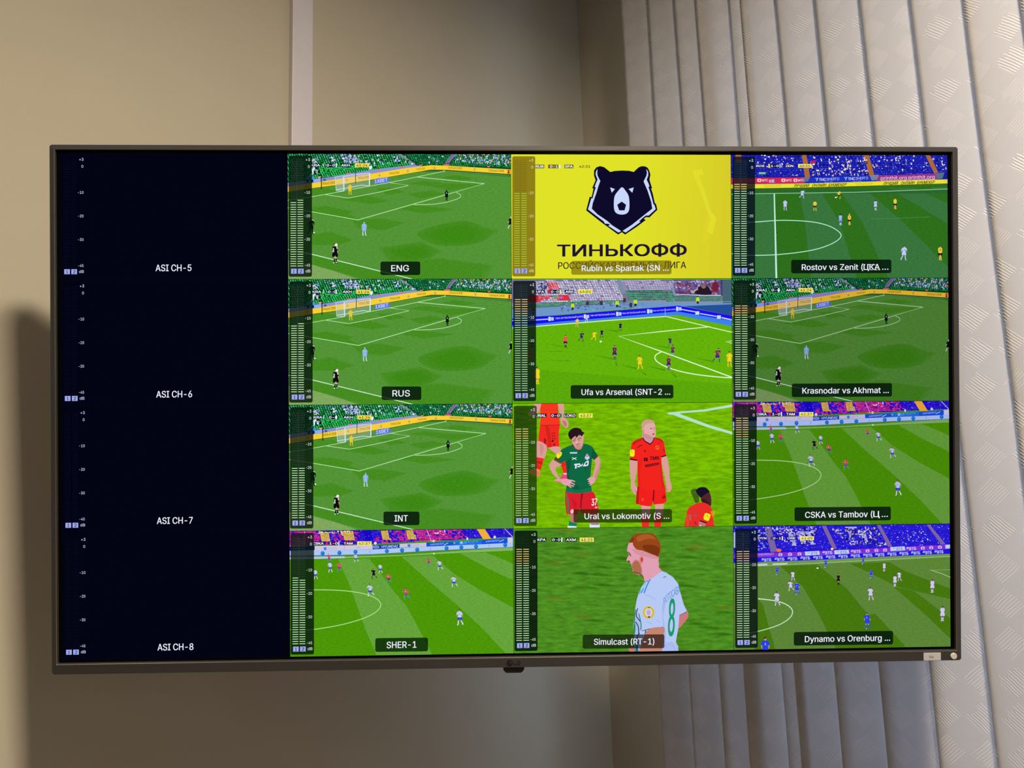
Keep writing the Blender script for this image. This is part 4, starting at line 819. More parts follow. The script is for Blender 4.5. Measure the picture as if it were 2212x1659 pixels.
T.p([584, 1176, 660, 1200, 650, 1264, 574, 1264], (22, 130, 90)); T.p([568, 1222, 656, 1226, 652, 1264, 572, 1264], (225, 235, 240)); T.p([784, 1200, 882, 1204, 882, 1264, 784, 1264], (225, 228, 245)); T.p([788, 1200, 876, 1202, 872, 1214, 800, 1212], (90, 160, 150))
# tall player in orange red
T.s_([1180, 570, 1246, 580, 1242, 700, 1224, 800, 1250, 860, 1254, 918, 1236, 922, 1200, 888, 1184, 850, 1186, 800, 1176, 690], SK); T.s_([1478, 548, 1532, 540, 1556, 640, 1566, 770, 1584, 838, 1578, 872, 1558, 894, 1534, 884, 1530, 820, 1506, 700], SK); T.l([1538, 860, 1548, 882], 5, SK2); T.l([1222, 870, 1248, 912], 5, SK2); T.l([1238, 862, 1252, 898], 10, (232, 178, 180))
T.s_([1300, 330, 1412, 330, 1408, 390, 1376, 426, 1330, 408, 1304, 370], (205, 150, 160))
T.p([1200, 404, 1250, 378, 1300, 362, 1320, 400, 1374, 428, 1400, 400, 1414, 360, 1470, 368, 1506, 400, 1518, 460, 1530, 540, 1482, 552, 1486, 640, 1500, 760, 1520, 850, 1470, 866, 1400, 870, 1330, 862, 1252, 836, 1250, 700, 1250, 588, 1176, 574, 1184, 500, 1188, 440], (242, 36, 30))
T.p([1252, 600, 1300, 560, 1270, 700, 1280, 840, 1252, 832], RD2, 3, .4); T.p([1470, 560, 1486, 640, 1500, 760, 1520, 850, 1490, 862, 1470, 700], RD2, 3, .4)
T.p([1178, 564, 1248, 578, 1246, 590, 1176, 578], (50, 12, 26)); T.p([1480, 544, 1530, 530, 1530, 542, 1482, 556], (50, 12, 26)); T.p([1298, 362, 1318, 400, 1374, 434, 1402, 404, 1418, 360, 1410, 360, 1396, 398, 1374, 420, 1324, 392, 1306, 360], (60, 16, 36))
for d_ in (0, 9, 18): T.l([1296 - d_ * .3, 366 + d_, 1240, 388 + d_, 1206, 420 + d_], 3, (90, 14, 30))
for d_ in (0, 8, 16): T.l([1424, 362 + d_, 1466, 372 + d_, 1500, 396 + d_], 2.5, (90, 14, 30))
T.l([1250, 460, 1272, 444, 1296, 436], 8, (110, 20, 30)); T.l([1446, 410, 1474, 420], 5, (150, 26, 30)); T.p([1310, 498, 1320, 480, 1334, 500], (90, 16, 26)); T.s_([1424, 446, 1442, 440, 1462, 448, 1460, 474, 1442, 482, 1426, 470], (238, 96, 40)); T.l([1430, 462, 1456, 454], 5, (170, 40, 30))
T.s_([1182, 482, 1216, 480, 1222, 500, 1216, 544, 1180, 542, 1176, 500], (242, 234, 40)); T.l([1190, 490, 1198, 498, 1190, 506], 4, (50, 40, 20)); T.rr(1312, 558, 1350, 592, 6, (70, 12, 28)); T.l([1322, 566, 1340, 570, 1322, 584], 4, RD); T.t('ТМК', 1370, 1464, 584, 576, 36, (70, 12, 28), .05)
T.p([1322, 628, 1460, 604, 1462, 626, 1326, 652], (110, 16, 30)); T.t('ГРУППА СИНАРА', 1330, 1456, 644, 622, 10, (210, 60, 50), .02); T.l([1500, 470, 1512, 490, 1504, 500], 5, (110, 18, 30))
T.p([1254, 834, 1330, 862, 1400, 870, 1470, 866, 1520, 850, 1530, 940, 1536, 980, 1500, 1006, 1410, 1014, 1404, 960, 1392, 1024, 1340, 1034, 1290, 1024, 1232, 1004, 1240, 900], (240, 32, 30)); T.p([1404, 872, 1416, 872, 1412, 960, 1408, 1010, 1396, 960], (140, 12, 30)); T.l([1252, 840, 1246, 920, 1240, 1006], 5, (80, 10, 26)); T.l([1262, 842, 1258, 920, 1252, 1010], 5, (80, 10, 26))
T.t('44', 1492, 1524, 962, 952, 40, (60, 10, 24), .03); T.l([1286, 954, 1312, 962], 6, (240, 110, 70)); T.l([1290, 972, 1312, 976], 6, (240, 110, 70))
T.p([1286, 1022, 1376, 1034, 1370, 1140, 1292, 1140], SK); T.p([1420, 1014, 1506, 1006, 1498, 1130, 1422, 1130], SK); T.p([1284, 1120, 1368, 1130, 1360, 1240, 1294, 1240], RD); T.p([1412, 1126, 1494, 1120, 1474, 1240, 1414, 1240], RD)
T.s_([1294, 290, 1292, 236, 1316, 200, 1362, 190, 1404, 204, 1424, 250, 1426, 296, 1428, 322, 1420, 352, 1388, 366, 1350, 352, 1326, 330, 1306, 322], (228, 172, 168)); T.s_([1300, 320, 1350, 330, 1396, 352, 1404, 372, 1350, 372, 1308, 346], (196, 136, 144), 3, .7)
T.s_([1292, 262, 1290, 226, 1308, 200, 1342, 186, 1380, 188, 1408, 206, 1418, 230, 1396, 220, 1356, 226, 1326, 240, 1312, 262, 1302, 290], (205, 160, 138)); T.s_([1298, 284, 1316, 286, 1318, 318, 1302, 318], (214, 150, 150))
T.l([1372, 272, 1392, 268], 5, (130, 84, 80)); T.l([1408, 266, 1420, 266], 5, (130, 84, 80)); T.e(1384, 277, 6, 3.5, (70, 60, 80)); T.e(1413, 275, 4, 3.5, (70, 60, 80)); T.l([1404, 276, 1414, 304, 1402, 308], 4, (190, 124, 120)); T.s_([1390, 328, 1404, 322, 1417, 325, 1412, 334, 1398, 334], (140, 70, 76))
# third player
T.s_([1768, 882, 1800, 862, 1830, 868, 1846, 930, 1850, 985, 1816, 1000, 1794, 950], (56, 78, 22), 3, .85); T.s_([1818, 880, 1850, 850, 1900, 845, 1936, 866, 1950, 900, 1900, 940, 1870, 950, 1840, 920], (22, 16, 40)); T.s_([1870, 950, 1904, 920, 1948, 896, 1966, 940, 1970, 1000, 1962, 1030, 1930, 1010, 1876, 986], (84, 36, 46)); T.s_([1880, 960, 1910, 966, 1950, 1000, 1930, 1014, 1880, 992], (60, 24, 34))
T.s_([1724, 1264, 1722, 1140, 1744, 1054, 1800, 1016, 1860, 994, 1920, 1004, 1966, 1040, 1984, 1100, 1990, 1180, 1984, 1264], (232, 44, 40)); T.p([1724, 1110, 1750, 1110, 1752, 1264, 1722, 1264], (210, 80, 40), 3, .8); T.l([1762, 1110, 1766, 1170], 12, (170, 110, 90)); T.e(1812, 1118, 18, 12, (150, 80, 110)); T.l([1806, 1180, 1824, 1210], 16, (150, 40, 60)); T.p([1850, 1176, 1920, 1180, 1900, 1264, 1840, 1264], (190, 120, 120)); T.p([1850, 1176, 1862, 1168, 1926, 1186, 1920, 1200], (90, 14, 24)); T.l([1864, 1210, 1862, 1264], 14, (220, 170, 160))
T.p([1960, 1080, 2002, 1074, 2006, 1110, 1980, 1140], (220, 170, 30), 3, .6); T.s_([1900, 1118, 1912, 1098, 1950, 1106, 1962, 1120, 1946, 1166, 1934, 1174, 1900, 1160, 1894, 1146], (242, 232, 30)); T.e(1930, 1122, 4, 4, (60, 50, 10)); T.e(1938, 1134, 3, 4, (60, 50, 10))
T.score(1100, 865, 'URAL', (258, 356), '0-0', (412, 490), 'LOKO', (540, 644), '43:37', (692, 798), 128, 166, dark=(60, 14, 44), hb=(382, 128, 396, 166, (245, 70, 40)), ab=(496, 128, 512, 166, (30, 150, 80)), ck=(243, 240, 90)); T.cur = 'scoreboard'; T.cur = 'tile'
T.meter(246, 246, 372, back=(14, 48, 10), alpha=.88, lit=(190, 226, 150), dim=(20, 40, 14)); T.cap(1100, 865, 626, 1060, 1586, 1190, 'Ural vs Lokomotiv (S ...', 734, 1558, 1156, 1152, 56, back=(22, 34, 8), alpha=.86, sk=-2)
T.build('close-up tile captioned Ural vs Lokomotiv, a green-shirted and an orange-shirted footballer, third column')

# ---- Simulcast tile
T = Tile(3, 2, 1100, 1130)
T.r(0, 0, 2212, 1300, (76, 138, 32), 2)
for i, (x, y) in enumerate(((560, 66), (720, 150), (640, 240), (700, 305), (890, 430), (720, 490), (440, 390), (910, 600), (740, 625), (430, 730), (1110, 345), (880, 500), (720, 905), (860, 950), (1760, 330), (1840, 210), (1740, 610), (1530, 120), (2130, 825), (2070, 1078), (1940, 1015), (1800, 250), (1840, 980), (2110, 870))):
    T.soft([x - 90, y + 4, x - 30, y - 11 - i % 7, x + 60, y - 4, x + 100, y + 8, x + 20, y + 15], (76, 138, 32), ((52, 112, 16) if i % 3 else (98, 120, 30)), 2, .7)
WS, WS2 = (182, 200, 244), (150, 168, 222); SK, SK2 = (226, 160, 168), (200, 122, 118)
T.s_([1655, 900, 1735, 858, 1744, 912, 1704, 970, 1648, 1024], SK2)
T.s_([1292, 490, 1330, 400, 1452, 380, 1460, 430, 1486, 470, 1420, 520, 1326, 570, 1312, 530], (222, 140, 160))
T.p([1326, 570, 1380, 520, 1440, 488, 1482, 465, 1530, 482, 1596, 526, 1646, 590, 1672, 690, 1700, 790, 1732, 858, 1658, 896, 1650, 1010, 1634, 1100, 1624, 1160, 1646, 1200, 1650, 1300, 1230, 1300, 1214, 1100, 1210, 990, 1224, 850, 1244, 740, 1262, 680, 1290, 620], WS)
T.p([1486, 800, 1530, 760, 1500, 900, 1530, 1100, 1500, 1240, 1500, 1020], WS2, 3, .5); T.p([1210, 1000, 1240, 860, 1270, 940, 1290, 1040, 1240, 1110], WS2, 3, .4); T.p([1456, 1200, 1510, 1150, 1640, 1180, 1648, 1300, 1450, 1300], (172, 190, 240)); T.t('ГРУППА', 1500, 1600, 1220, 1170, 22, (150, 170, 230)); T.l([1590, 1180, 1620, 1240], 5, WS2)
T.l([1316, 696, 1380, 716, 1430, 752], 4, WS2, smooth=True); T.l([1340, 960, 1400, 985], 4, WS2); T.l([1440, 940, 1470, 970], 4, WS2)
T.l([1376, 540, 1342, 610, 1314, 682], 11, (50, 130, 215), smooth=True); T.l([1350, 556, 1344, 572], 8, (60, 150, 215)); T.l([1310, 634, 1286, 682], 10, (40, 140, 215)); T.l([1282, 650, 1266, 690], 8, (50, 165, 215)); T.p([1322, 580, 1340, 568, 1300, 650, 1284, 660], (120, 200, 240))
T.l([1500, 532, 1530, 518], 9, (110, 130, 205)); T.l([1328, 576, 1390, 516, 1480, 468], 3, (110, 90, 190), smooth=True)
for q, c_ in (([1232, 840, 1222, 920, 1216, 1080], (30, 110, 90)), ([1252, 830, 1238, 900, 1280, 960], (20, 70, 80)), ([1262, 880, 1284, 980, 1282, 1040], (20, 130, 100)), ([1230, 960, 1258, 1010, 1262, 1090], (20, 60, 80)), ([1215, 960, 1226, 1000, 1220, 1090], (20, 150, 90)), ([1330, 1040, 1322, 1100], (30, 40, 90)), ([1270, 1070, 1240, 1140, 1240, 1300], (20, 60, 90))): T.l(q, 9, c_, smooth=True)
T.l([1292, 1050, 1380, 1026, 1500, 1012], 6, (20, 90, 100)); T.l([1658, 898, 1732, 862], 5, (30, 80, 100))
T.s_([1352, 1038, 1504, 1016, 1506, 1090, 1500, 1180, 1450, 1300, 1260, 1300, 1290, 1180], (196, 132, 112)); T.s_([1160, 1214, 1220, 1218, 1216, 1252, 1172, 1248], SK2); T.p([1228, 1200, 1252, 1140, 1262, 1300, 1226, 1300], (30, 120, 120))
T.e(1358, 870, 57, 62, (226, 200, 60), n=26); T.e(1358, 870, 50, 55, (190, 160, 40), n=26); T.e(1358, 870, 45, 50, (226, 200, 60), n=26); T.e(1358, 870, 36, 40, (205, 208, 240), n=22); T.s_([1342, 850, 1374, 850, 1376, 885, 1358, 900, 1342, 884], (200, 165, 205)); T.e(1362, 914, 12, 7, (60, 40, 60)); T.e(1362, 822, 14, 5, (120, 90, 40))
_nm = 'РОТОСАВА'
for i, ch in enumerate(_nm):
    x = 1506 + i * 20; y = 792 - i * 20 + i * i * .75; T.t(ch, x, x + 20, y, y - 13, 60 + i * 2, (76, 140, 205), .0, shear=-6)
T.t('8', 1546, 1606, 1098, 1094, 356, (28, 152, 110), .01, shear=14)
# head
T.s_([1170, 190, 1208, 182, 1300, 220, 1440, 300, 1456, 350, 1450, 420, 1470, 470, 1400, 530, 1330, 560, 1306, 516, 1276, 500, 1240, 494, 1212, 486, 1202, 470, 1206, 446, 1196, 430, 1188, 400, 1176, 384, 1160, 374, 1142, 362, 1152, 336, 1166, 306, 1158, 288, 1150, 268, 1154, 228], (226, 158, 178))
T.soft([1196, 400, 1226, 362, 1262, 372, 1282, 414, 1292, 462, 1284, 496, 1240, 490, 1214, 482, 1206, 468, 1208, 446, 1198, 424], (226, 158, 178), (172, 108, 74), 0, .26, 7); T.s_([1206, 470, 1250, 480, 1296, 500, 1310, 540, 1270, 500, 1212, 488], (110, 66, 44), 3, .8); T.s_([1196, 250, 1260, 264, 1340, 290, 1440, 320, 1440, 350, 1340, 330, 1240, 300], (206, 132, 138), 3, .55)
T.s_([1166, 186, 1178, 160, 1198, 128, 1230, 106, 1274, 96, 1330, 98, 1386, 98, 1420, 118, 1450, 156, 1472, 206, 1476, 256, 1464, 300, 1452, 328, 1420, 314, 1380, 300, 1340, 284, 1290, 266, 1250, 258, 1228, 244, 1208, 214, 1200, 186, 1180, 192], (150, 70, 24)); T.s_([1240, 140, 1300, 110, 1380, 114, 1430, 160, 1380, 150, 1320, 160, 1260, 180], (178, 98, 44), 3, .7); T.s_([1300, 220, 1380, 210, 1460, 240, 1450, 310, 1390, 296, 1320, 260], (104, 42, 16), 3, .7); T.s_([1176, 180, 1200, 140, 1216, 150, 1200, 186], (100, 44, 18), 3, .6)
T.s_([1270, 346, 1280, 322, 1302, 326, 1310, 352, 1302, 384, 1288, 398, 1272, 380], (228, 128, 124)); T.s_([1284, 336, 1300, 344, 1298, 368, 1286, 376], (160, 60, 66))
T.l([1152, 280, 1170, 290, 1184, 312], 8, (120, 66, 52), smooth=True); T.l([1166, 300, 1182, 316, 1186, 326], 6, (90, 50, 48)); T.s_([1152, 366, 1170, 366, 1178, 378, 1166, 378], (70, 26, 28)); T.l([1190, 424, 1210, 428], 5, (130, 56, 48))
T.score(1100, 1130, 'КРА', (276, 354), '0-0', (420, 496), 'АХМ', (556, 646), '41:23', (700, 810), 142, 180, dark=(8, 24, 20), ab=(506, 140, 518, 182, (232, 240, 250)), ck=(246, 230, 110))
T.meter(205, 205, 372, back=(5, 20, 14), alpha=.95, dim=(30, 48, 40)); T.cap(1100, 1130, 715, 1086, 1512, 1222, 'Simulcast (RT-1)', 826, 1412, 1184, 1180, 58, back=(16, 18, 12), alpha=.86, sk=-4)
T.build('close-up tile captioned Simulcast, red-haired footballer in a white shirt, bottom of the third column')

# ---- CSKA feed
def cska(T):
    A, B = (76, 150, 8), (102, 163, 58)
    T.r(-40, 0, 2260, 1300, A, 1)
    for q in ([-40, 300, 560, 320, 620, 330, 760, 330, 800, 320, 820, 320, 940, 520, 1060, 680, 1180, 900, 1290, 1264, 860, 1264, 740, 900, 600, 600, 520, 330, -40, 335], [1125, 306, 1420, 290, 1640, 500, 1900, 760, 2260, 1180, 2260, 1300, 1500, 1264, 1350, 960, 1150, 640, 1350, 640, 1500, 700], [1700, 270, 1930, 260, 2260, 390, 2260, 570, 2000, 430]): pass
    for q in ([500, 330, 800, 322, 900, 450, 1040, 640, 1160, 780, 1260, 960, 1420, 1264, 870, 1264, 760, 1000, 690, 800, 600, 560], [1120, 306, 1420, 294, 1640, 480, 1900, 640, 2260, 830, 2260, 1300, 2150, 1264, 1900, 1000, 1640, 760, 1380, 540], [1690, 272, 1930, 260, 2080, 320, 2260, 400, 2260, 560, 1960, 420]): T.p(q, B, 1)
    T.p([-40, 330, 260, 328, 560, 320, 1100, 298, 1700, 266, 2260, 240, 2260, 205, 1100, 290, -40, 320], (126, 178, 96), 1)
    T.p([-40, 0, 2260, 0, 2260, 110, 1350, 150, 860, 178, -40, 200], (40, 20, 190))
    RDs, BLs, YLs = [(225, 35, 90), (205, 25, 75), (240, 60, 110)], [(40, 20, 225), (60, 40, 240), (24, 10, 190)], [(245, 205, 70), (230, 185, 50)]
    SP = [-40, 30, 2260, 20, 2260, 110, 1350, 155, 860, 180, -40, 205]
    T.seats(SP, 21, 16, -.01, 17, 10, BLs, 7, .92, 51, 1)
    T.seats([-40, 40, 300, 45, 330, 190, -40, 200], 21, 16, -.01, 18, 11, RDs, 7, .95, 52, 1); T.seats([410, 60, 700, 60, 740, 150, 430, 160], 21, 16, -.01, 18, 11, RDs, 7, .5, 53, 1); T.seats([1000, 45, 1240, 45, 1280, 155, 1040, 160], 21, 16, -.01, 18, 11, RDs, 7, .55, 54, 1)
    T.seats([1230, 40, 1500, 38, 1640, 135, 1300, 155], 21, 16, -.01, 18, 11, RDs, 7, .97, 55, 1); T.seats([1480, 38, 1700, 36, 1760, 130, 1600, 140], 21, 16, -.01, 18, 11, RDs, 7, .6, 56, 1); T.seats([840, 90, 1050, 140, 1040, 170, 860, 175], 21, 16, -.01, 18, 11, RDs, 7, .2, 57, 1)
    for q in ([310, 60, 410, 60, 415, 152, 330, 154], [515, 50, 640, 50, 660, 148, 575, 152], [905, 46, 985, 45, 1010, 140, 930, 142], [1150, 42, 1230, 40, 1258, 130, 1185, 134]):
        T.p(q, (90, 60, 120)); T.seats(q, 17, 15, -.01, 15, 12, YLs, 3, 1, 58)
    T.p([740, 52, 830, 50, 840, 140, 760, 142], (24, 8, 200)); T.p([1848, 30, 1925, 28, 1990, 130, 1912, 134], (240, 175, 55)); T.dots([310, 55, 620, 50, 620, 74, 310, 78], 40, (8, 18), [(230, 230, 240), (40, 20, 60), (250, 220, 120)], 59)
    T.l([1360, 36, 1410, 160], 7, (235, 150, 200)); T.l([2120, 30, 2200, 110], 6, (200, 200, 250)); T.l([175, 60, 172, 200], 4, (220, 170, 200)); T.dots([1400, 50, 1540, 50, 1540, 90, 1400, 90], 6, (12, 20), [(250, 170, 200)], 60)
    T.dots(SP, 200, (4, 8), [(210, 200, 250), (170, 150, 250), (250, 190, 220)], 61)
    # boards
    T.p([-40, 206, 270, 200, 835, 190, 835, 232, 270, 246, -40, 250], (205, 198, 222)); T.p([20, 206, 270, 200, 270, 240, 20, 248], (30, 22, 140)); T.p([835, 192, 1095, 182, 1098, 218, 836, 232], (30, 52, 180)); T.p([1098, 180, 1358, 168, 1360, 206, 1098, 216], (200, 196, 220)); T.p([1358, 168, 1620, 158, 1622, 192, 1360, 206], (24, 80, 215)); T.p([1620, 158, 1900, 142, 1900, 182, 1622, 194], (30, 110, 225)); T.p([1900, 142, 2150, 124, 2152, 172, 1900, 182], (24, 80, 215)); T.p([2150, 120, 2260, 114, 2260, 165, 2152, 170], (205, 205, 230))
    T.e(868, 210, 30, 13, (190, 205, 250)); T.e(868, 210, 23, 9, (30, 52, 180)); T.l([858, 216, 864, 204], 4, (190, 205, 250)); T.l([872, 216, 878, 204], 4, (190, 205, 250)); T.t('HYUNDAI', 924, 1080, 220, 214, 24, (200, 215, 255), .03)
    T.e(372, 226, 16, 16, (70, 130, 225)); T.t('РОСТЕХ', 396, 486, 232, 229, 13, (150, 160, 200)); T.e(1190, 196, 15, 15, (60, 120, 220)); T.t('РОССЕТИ', 1210, 1288, 202, 197, 14, (130, 150, 200)); T.l([676, 208, 720, 206], 4, (170, 170, 220)); T.l([676, 220, 720, 218], 4, (150, 170, 220)); T.l([558, 196, 558, 240], 3, (150, 150, 200))
    T.t('АЭРОФЛОТ', 1395, 1530, 195, 184, 15, (190, 215, 255), .02, shear=4); T.l([1530, 190, 1572, 170], 6, (190, 215, 255)); T.t('АЭРОФЛОТ', 1935, 2070, 165, 154, 15, (190, 215, 255), .02, shear=4); T.l([2070, 158, 2115, 140], 6, (190, 215, 255)); T.e(1700, 168, 15, 15, (140, 195, 245)); T.t('BETCITY', 1718, 1862, 178, 168, 24, (100, 180, 245), .0, shear=5); T.e(1632, 170, 7, 7, (150, 200, 250))
    T.p([-40, 250, 270, 246, 836, 234, 1360, 207, 1900, 184, 2260, 165, 2260, 206, 1400, 246, 836, 280, 270, 292, -40, 296], (172, 200, 245)); T.l([-40, 297, 270, 294, 836, 282, 1400, 248, 2260, 208], 4, (60, 90, 110))
    for x, y in ((348, 272), (512, 267), (668, 258), (974, 250), (1122, 243), (1270, 237), (1556, 222), (1700, 214), (1843, 206), (2128, 190)): T.e(x, y, 20, 21, (26, 112, 214)); T.e(x - 2, y - 4, 9, 8, (50, 140, 230))
    for x, y in ((810, 256), (1400, 230), (1972, 198)): T.l([x, y - 10, x, y + 12], 5, (90, 150, 235))
    T.p([-40, 306, 560, 300, 568, 318, 200, 326, -40, 332], (190, 205, 235)); T.l([-40, 312, 560, 306], 3, (120, 150, 210))
    L_ = (176, 222, 140)
    T.l([560, 312, 1100, 290, 1700, 262, 2260, 238], 4, (150, 195, 130)); T.l([-40, 632, 170, 628, 300, 627, 500, 632, 660, 648, 780, 674, 870, 712, 912, 760, 905, 800, 860, 848, 760, 900, 620, 945, 480, 978, 270, 1012, 170, 1018, -40, 1012], 8, L_, smooth=True)
    RS, WB, BB = (225, 60, 80), (196, 206, 240), (30, 70, 205)
    T.pl(410, 276, 360, RS, (40, 90, 200), (60, 140, 190), 1, -1); T.pl(420, 352, 456, WB, BB, (215, 225, 245), 2, -1); T.pl(508, 358, 454, RS, (90, 60, 170), (60, 140, 190), 1, -1, num=(250, 120, 110)); T.pl(672, 276, 358, WB, BB, (215, 225, 245), 1, -1); T.pl(278, 424, 522, WB, BB, (215, 200, 220), 2, -1); T.pl(910, 372, 464, WB, BB, (215, 225, 245), 2, -1); T.pl(846, 418, 522, (25, 22, 25), (25, 22, 25), (30, 40, 20), 1, -1)
    T.pl(992, 464, 564, RS, (60, 40, 170), (60, 150, 170), 1, -1, num=(250, 210, 210)); T.pl(812, 568, 690, WB, BB, (215, 220, 240), 1, -1, num=(150, 160, 220)); T.pl(1162, 608, 718, RS, (60, 90, 190), (60, 160, 190), 1, -1, num=(240, 190, 210)); T.pl(1382, 312, 392, (225, 60, 60), (50, 60, 190), (60, 120, 170), 1, -1); T.pl(1490, 335, 434, WB, BB, (215, 225, 245), 1, -1); T.pl(1628, 488, 600, WB, BB, (205, 218, 245), 1, -1, num=(140, 150, 220)); T.pl(1684, 814, 968, WB, BB, (215, 230, 245), 2, -1, num=(170, 180, 230))
    T.e(1433, 273, 8, 8, (225, 235, 235)); T.e(862, 172, 14, 14, (235, 220, 220)); T.e(2025, 112, 12, 14, (220, 225, 240)); T.e(1758, 128, 9, 14, (230, 225, 235)); T.e(1430, 150, 12, 12, (230, 215, 130))
T = Tile(3, 1, 620, 1135); cska(T)
T.score(620, 1135, 'CSKA', (254, 358), '1-0', (416, 496), 'TAM', (556, 640), '42:37', (700, 812), 156, 192, dark=(70, 10, 70), hb=(382, 156, 400, 192, (205, 40, 60)), ab=(502, 154, 512, 194, (232, 238, 252)), ck=(246, 238, 96))
T.meter(450, 472); T.cap(620, 1135, 862, 1096, 1376, 1230, 'SHER-1', 974, 1262, 1194, 1188, 62, back=(8, 44, 8), sk=-6)
T.build('football tile captioned SHER-1, red and blue seats, bottom of the second column')
T = Tile(2, 3, 620, 1135, 3, 1, (.86, .80, .9)); cska(T)  # colours scaled down to stand for the screen's off-axis falloff
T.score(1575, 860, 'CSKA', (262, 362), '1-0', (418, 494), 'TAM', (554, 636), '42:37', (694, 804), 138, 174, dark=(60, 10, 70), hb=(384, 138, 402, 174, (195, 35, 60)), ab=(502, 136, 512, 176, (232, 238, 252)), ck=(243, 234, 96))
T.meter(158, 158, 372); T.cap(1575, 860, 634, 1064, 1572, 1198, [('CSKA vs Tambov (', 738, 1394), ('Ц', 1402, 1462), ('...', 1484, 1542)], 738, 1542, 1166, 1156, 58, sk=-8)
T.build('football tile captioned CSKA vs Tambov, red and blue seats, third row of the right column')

# ---- Dynamo tile
T = Tile(3, 3, 1575, 1130)
A, B = (70, 118, 14), (92, 132, 54)
T.r(0, 0, 2260, 1300, B, 1)
for q in ([500, 420, 860, 405, 1150, 640, 1320, 850, 1640, 1264, 1060, 1264, 860, 860, 720, 620], [1180, 395, 1560, 380, 1720, 470, 2160, 640, 2160, 740, 2060, 720, 1640, 620, 1400, 500], [1600, 620, 1800, 660, 2160, 930, 2160, 1130, 1920, 900], [280, 740, 330, 800, 400, 1060, 460, 1264, 250, 1264], [1360, 900, 1420, 880, 1700, 1180, 1760, 1264, 1400, 1264]): T.p(q, A, 1)
T.p([0, 400, 280, 380, 860, 360, 2160, 300, 2160, 330, 860, 400, 280, 420, 0, 430], (112, 150, 84), 1)
T.r(0, 0, 2260, 300, (34, 24, 196)); SP = [40, 30, 2160, 14, 2160, 205, 1600, 235, 40, 290]
T.seats(SP, 20, 17, -.03, 15, 9, [(48, 30, 235), (60, 46, 248), (38, 22, 210)], 8, .85, 71, 1); T.dots(SP, 230, (5, 9), [(225, 220, 255), (170, 170, 255), (250, 240, 250)], 72)
for q in ([345, 36, 405, 34, 470, 278, 405, 282], [905, 26, 945, 25, 1052, 250, 1010, 254], [1440, 18, 1475, 18, 1592, 228, 1552, 232], [1925, 16, 1958, 15, 2110, 205, 2070, 210]): T.p(q, (124, 100, 158))
for q in ([555, 60, 620, 60, 650, 215, 610, 215], [640, 70, 730, 80, 750, 210, 705, 210], [740, 90, 790, 90, 840, 210, 800, 210], [1140, 42, 1240, 42, 1240, 70, 1150, 70], [1150, 80, 1190, 80, 1220, 180, 1190, 180], [1270, 80, 1320, 80, 1345, 170, 1320, 180]): T.seats(q, 16, 14, 0, 14, 11, [(215, 210, 240), (190, 184, 230)], 4, .9, 73)
PC = [(230, 225, 245), (20, 14, 50), (60, 50, 120), (220, 180, 190), (120, 160, 240), (30, 20, 90)]
T.dots([420, 40, 860, 30, 860, 120, 440, 120], 120, (8, 22), PC, 74); T.dots([1000, 60, 1430, 40, 1540, 220, 1200, 225], 200, (8, 24), PC, 75); T.dots([280, 40, 380, 40, 380, 240, 280, 260], 50, (8, 22), PC, 76); T.dots([1620, 60, 1900, 60, 1980, 190, 1650, 210], 30, (8, 20), PC, 77); T.dots([540, 170, 840, 170, 840, 215, 560, 220], 26, (8, 20), PC, 78)
T.e(485, 265, 24, 16, (240, 120, 40)); T.e(1003, 252, 13, 11, (250, 235, 130)); T.dots([80, 60, 260, 60, 260, 260, 80, 270], 40, (10, 26), [(60, 60, 110), (30, 24, 70), (90, 90, 130)], 79)
T.p([40, 300, 740, 278, 1440, 245, 2160, 208, 2160, 248, 1440, 290, 740, 318, 40, 340], (130, 44, 208)); T.p([40, 342, 740, 318, 1440, 286, 2160, 248, 2160, 296, 1440, 330, 740, 364, 40, 388], (36, 18, 214)); T.l([40, 342, 740, 318, 1440, 287, 2160, 249], 4, (80, 90, 240)); T.r(45, 90, 68, 240, (190, 200, 240))
T.t('CHEVROLET', 278, 436, 318, 310, 20, (210, 190, 240), .02)
for x, y in ((500, 305), (594, 302), (686, 298), (1350, 268), (1436, 264), (1520, 260), (1888, 240), (1970, 236), (2055, 232)):
    T.l([x - 20, y - 2, x, y - 14, x + 20, y - 2], 5, (225, 200, 245)); T.r(x - 17, y - 2, x + 17, y + 16, (225, 200, 245)); T.r(x - 8, y + 3, x + 9, y + 12, (130, 44, 208))
for x, y in ((738, 294), (1024, 282), (1570, 250)): T.p([x, y - 16, x + 140, y - 24, x + 146, y + 14, x + 4, y + 22], (190, 210, 240)); T.t('ВТБ', x + 62, x + 124, y + 14, y + 10, 26, (130, 110, 200), .04); T.l([x + 26, y - 2, x + 50, y - 4], 7, (140, 150, 225))
T.p([2106, 212, 2160, 208, 2160, 244, 2110, 248], (190, 210, 240))
def vtb(x, y, w_=96, c_=(205, 210, 250)):
    for k in range(3): T.l([x + 4 - k * 2, y - 20 + k * 7, x + 26 - k * 2, y - 21 + k * 7], 4, c_)
    T.t('ВТБ', x + 30, x + w_, y + 8, y + 4, 28, c_, .045)
for x, y in ((908, 296), (1186, 284), (1726, 256)): vtb(x, y)
for i in range(17): vtb(314 + i * (128 - i * .55) + 0, 366 - i * 5.6, 96 - i * .6) if 314 + i * (128 - i * .55) < 2100 else None
T.p([240, 398, 370, 392, 372, 410, 240, 416], (190, 205, 200)); T.p([420, 392, 575, 386, 560, 402, 425, 408], (190, 205, 195)); T.l([40, 425, 280, 418, 860, 388, 1500, 356, 2160, 322], 4, (180, 205, 150)); T.l([1980, 458, 2160, 452], 3, (150, 190, 120)); T.l([1960, 455, 2080, 495, 2160, 530], 5, (180, 210, 160))
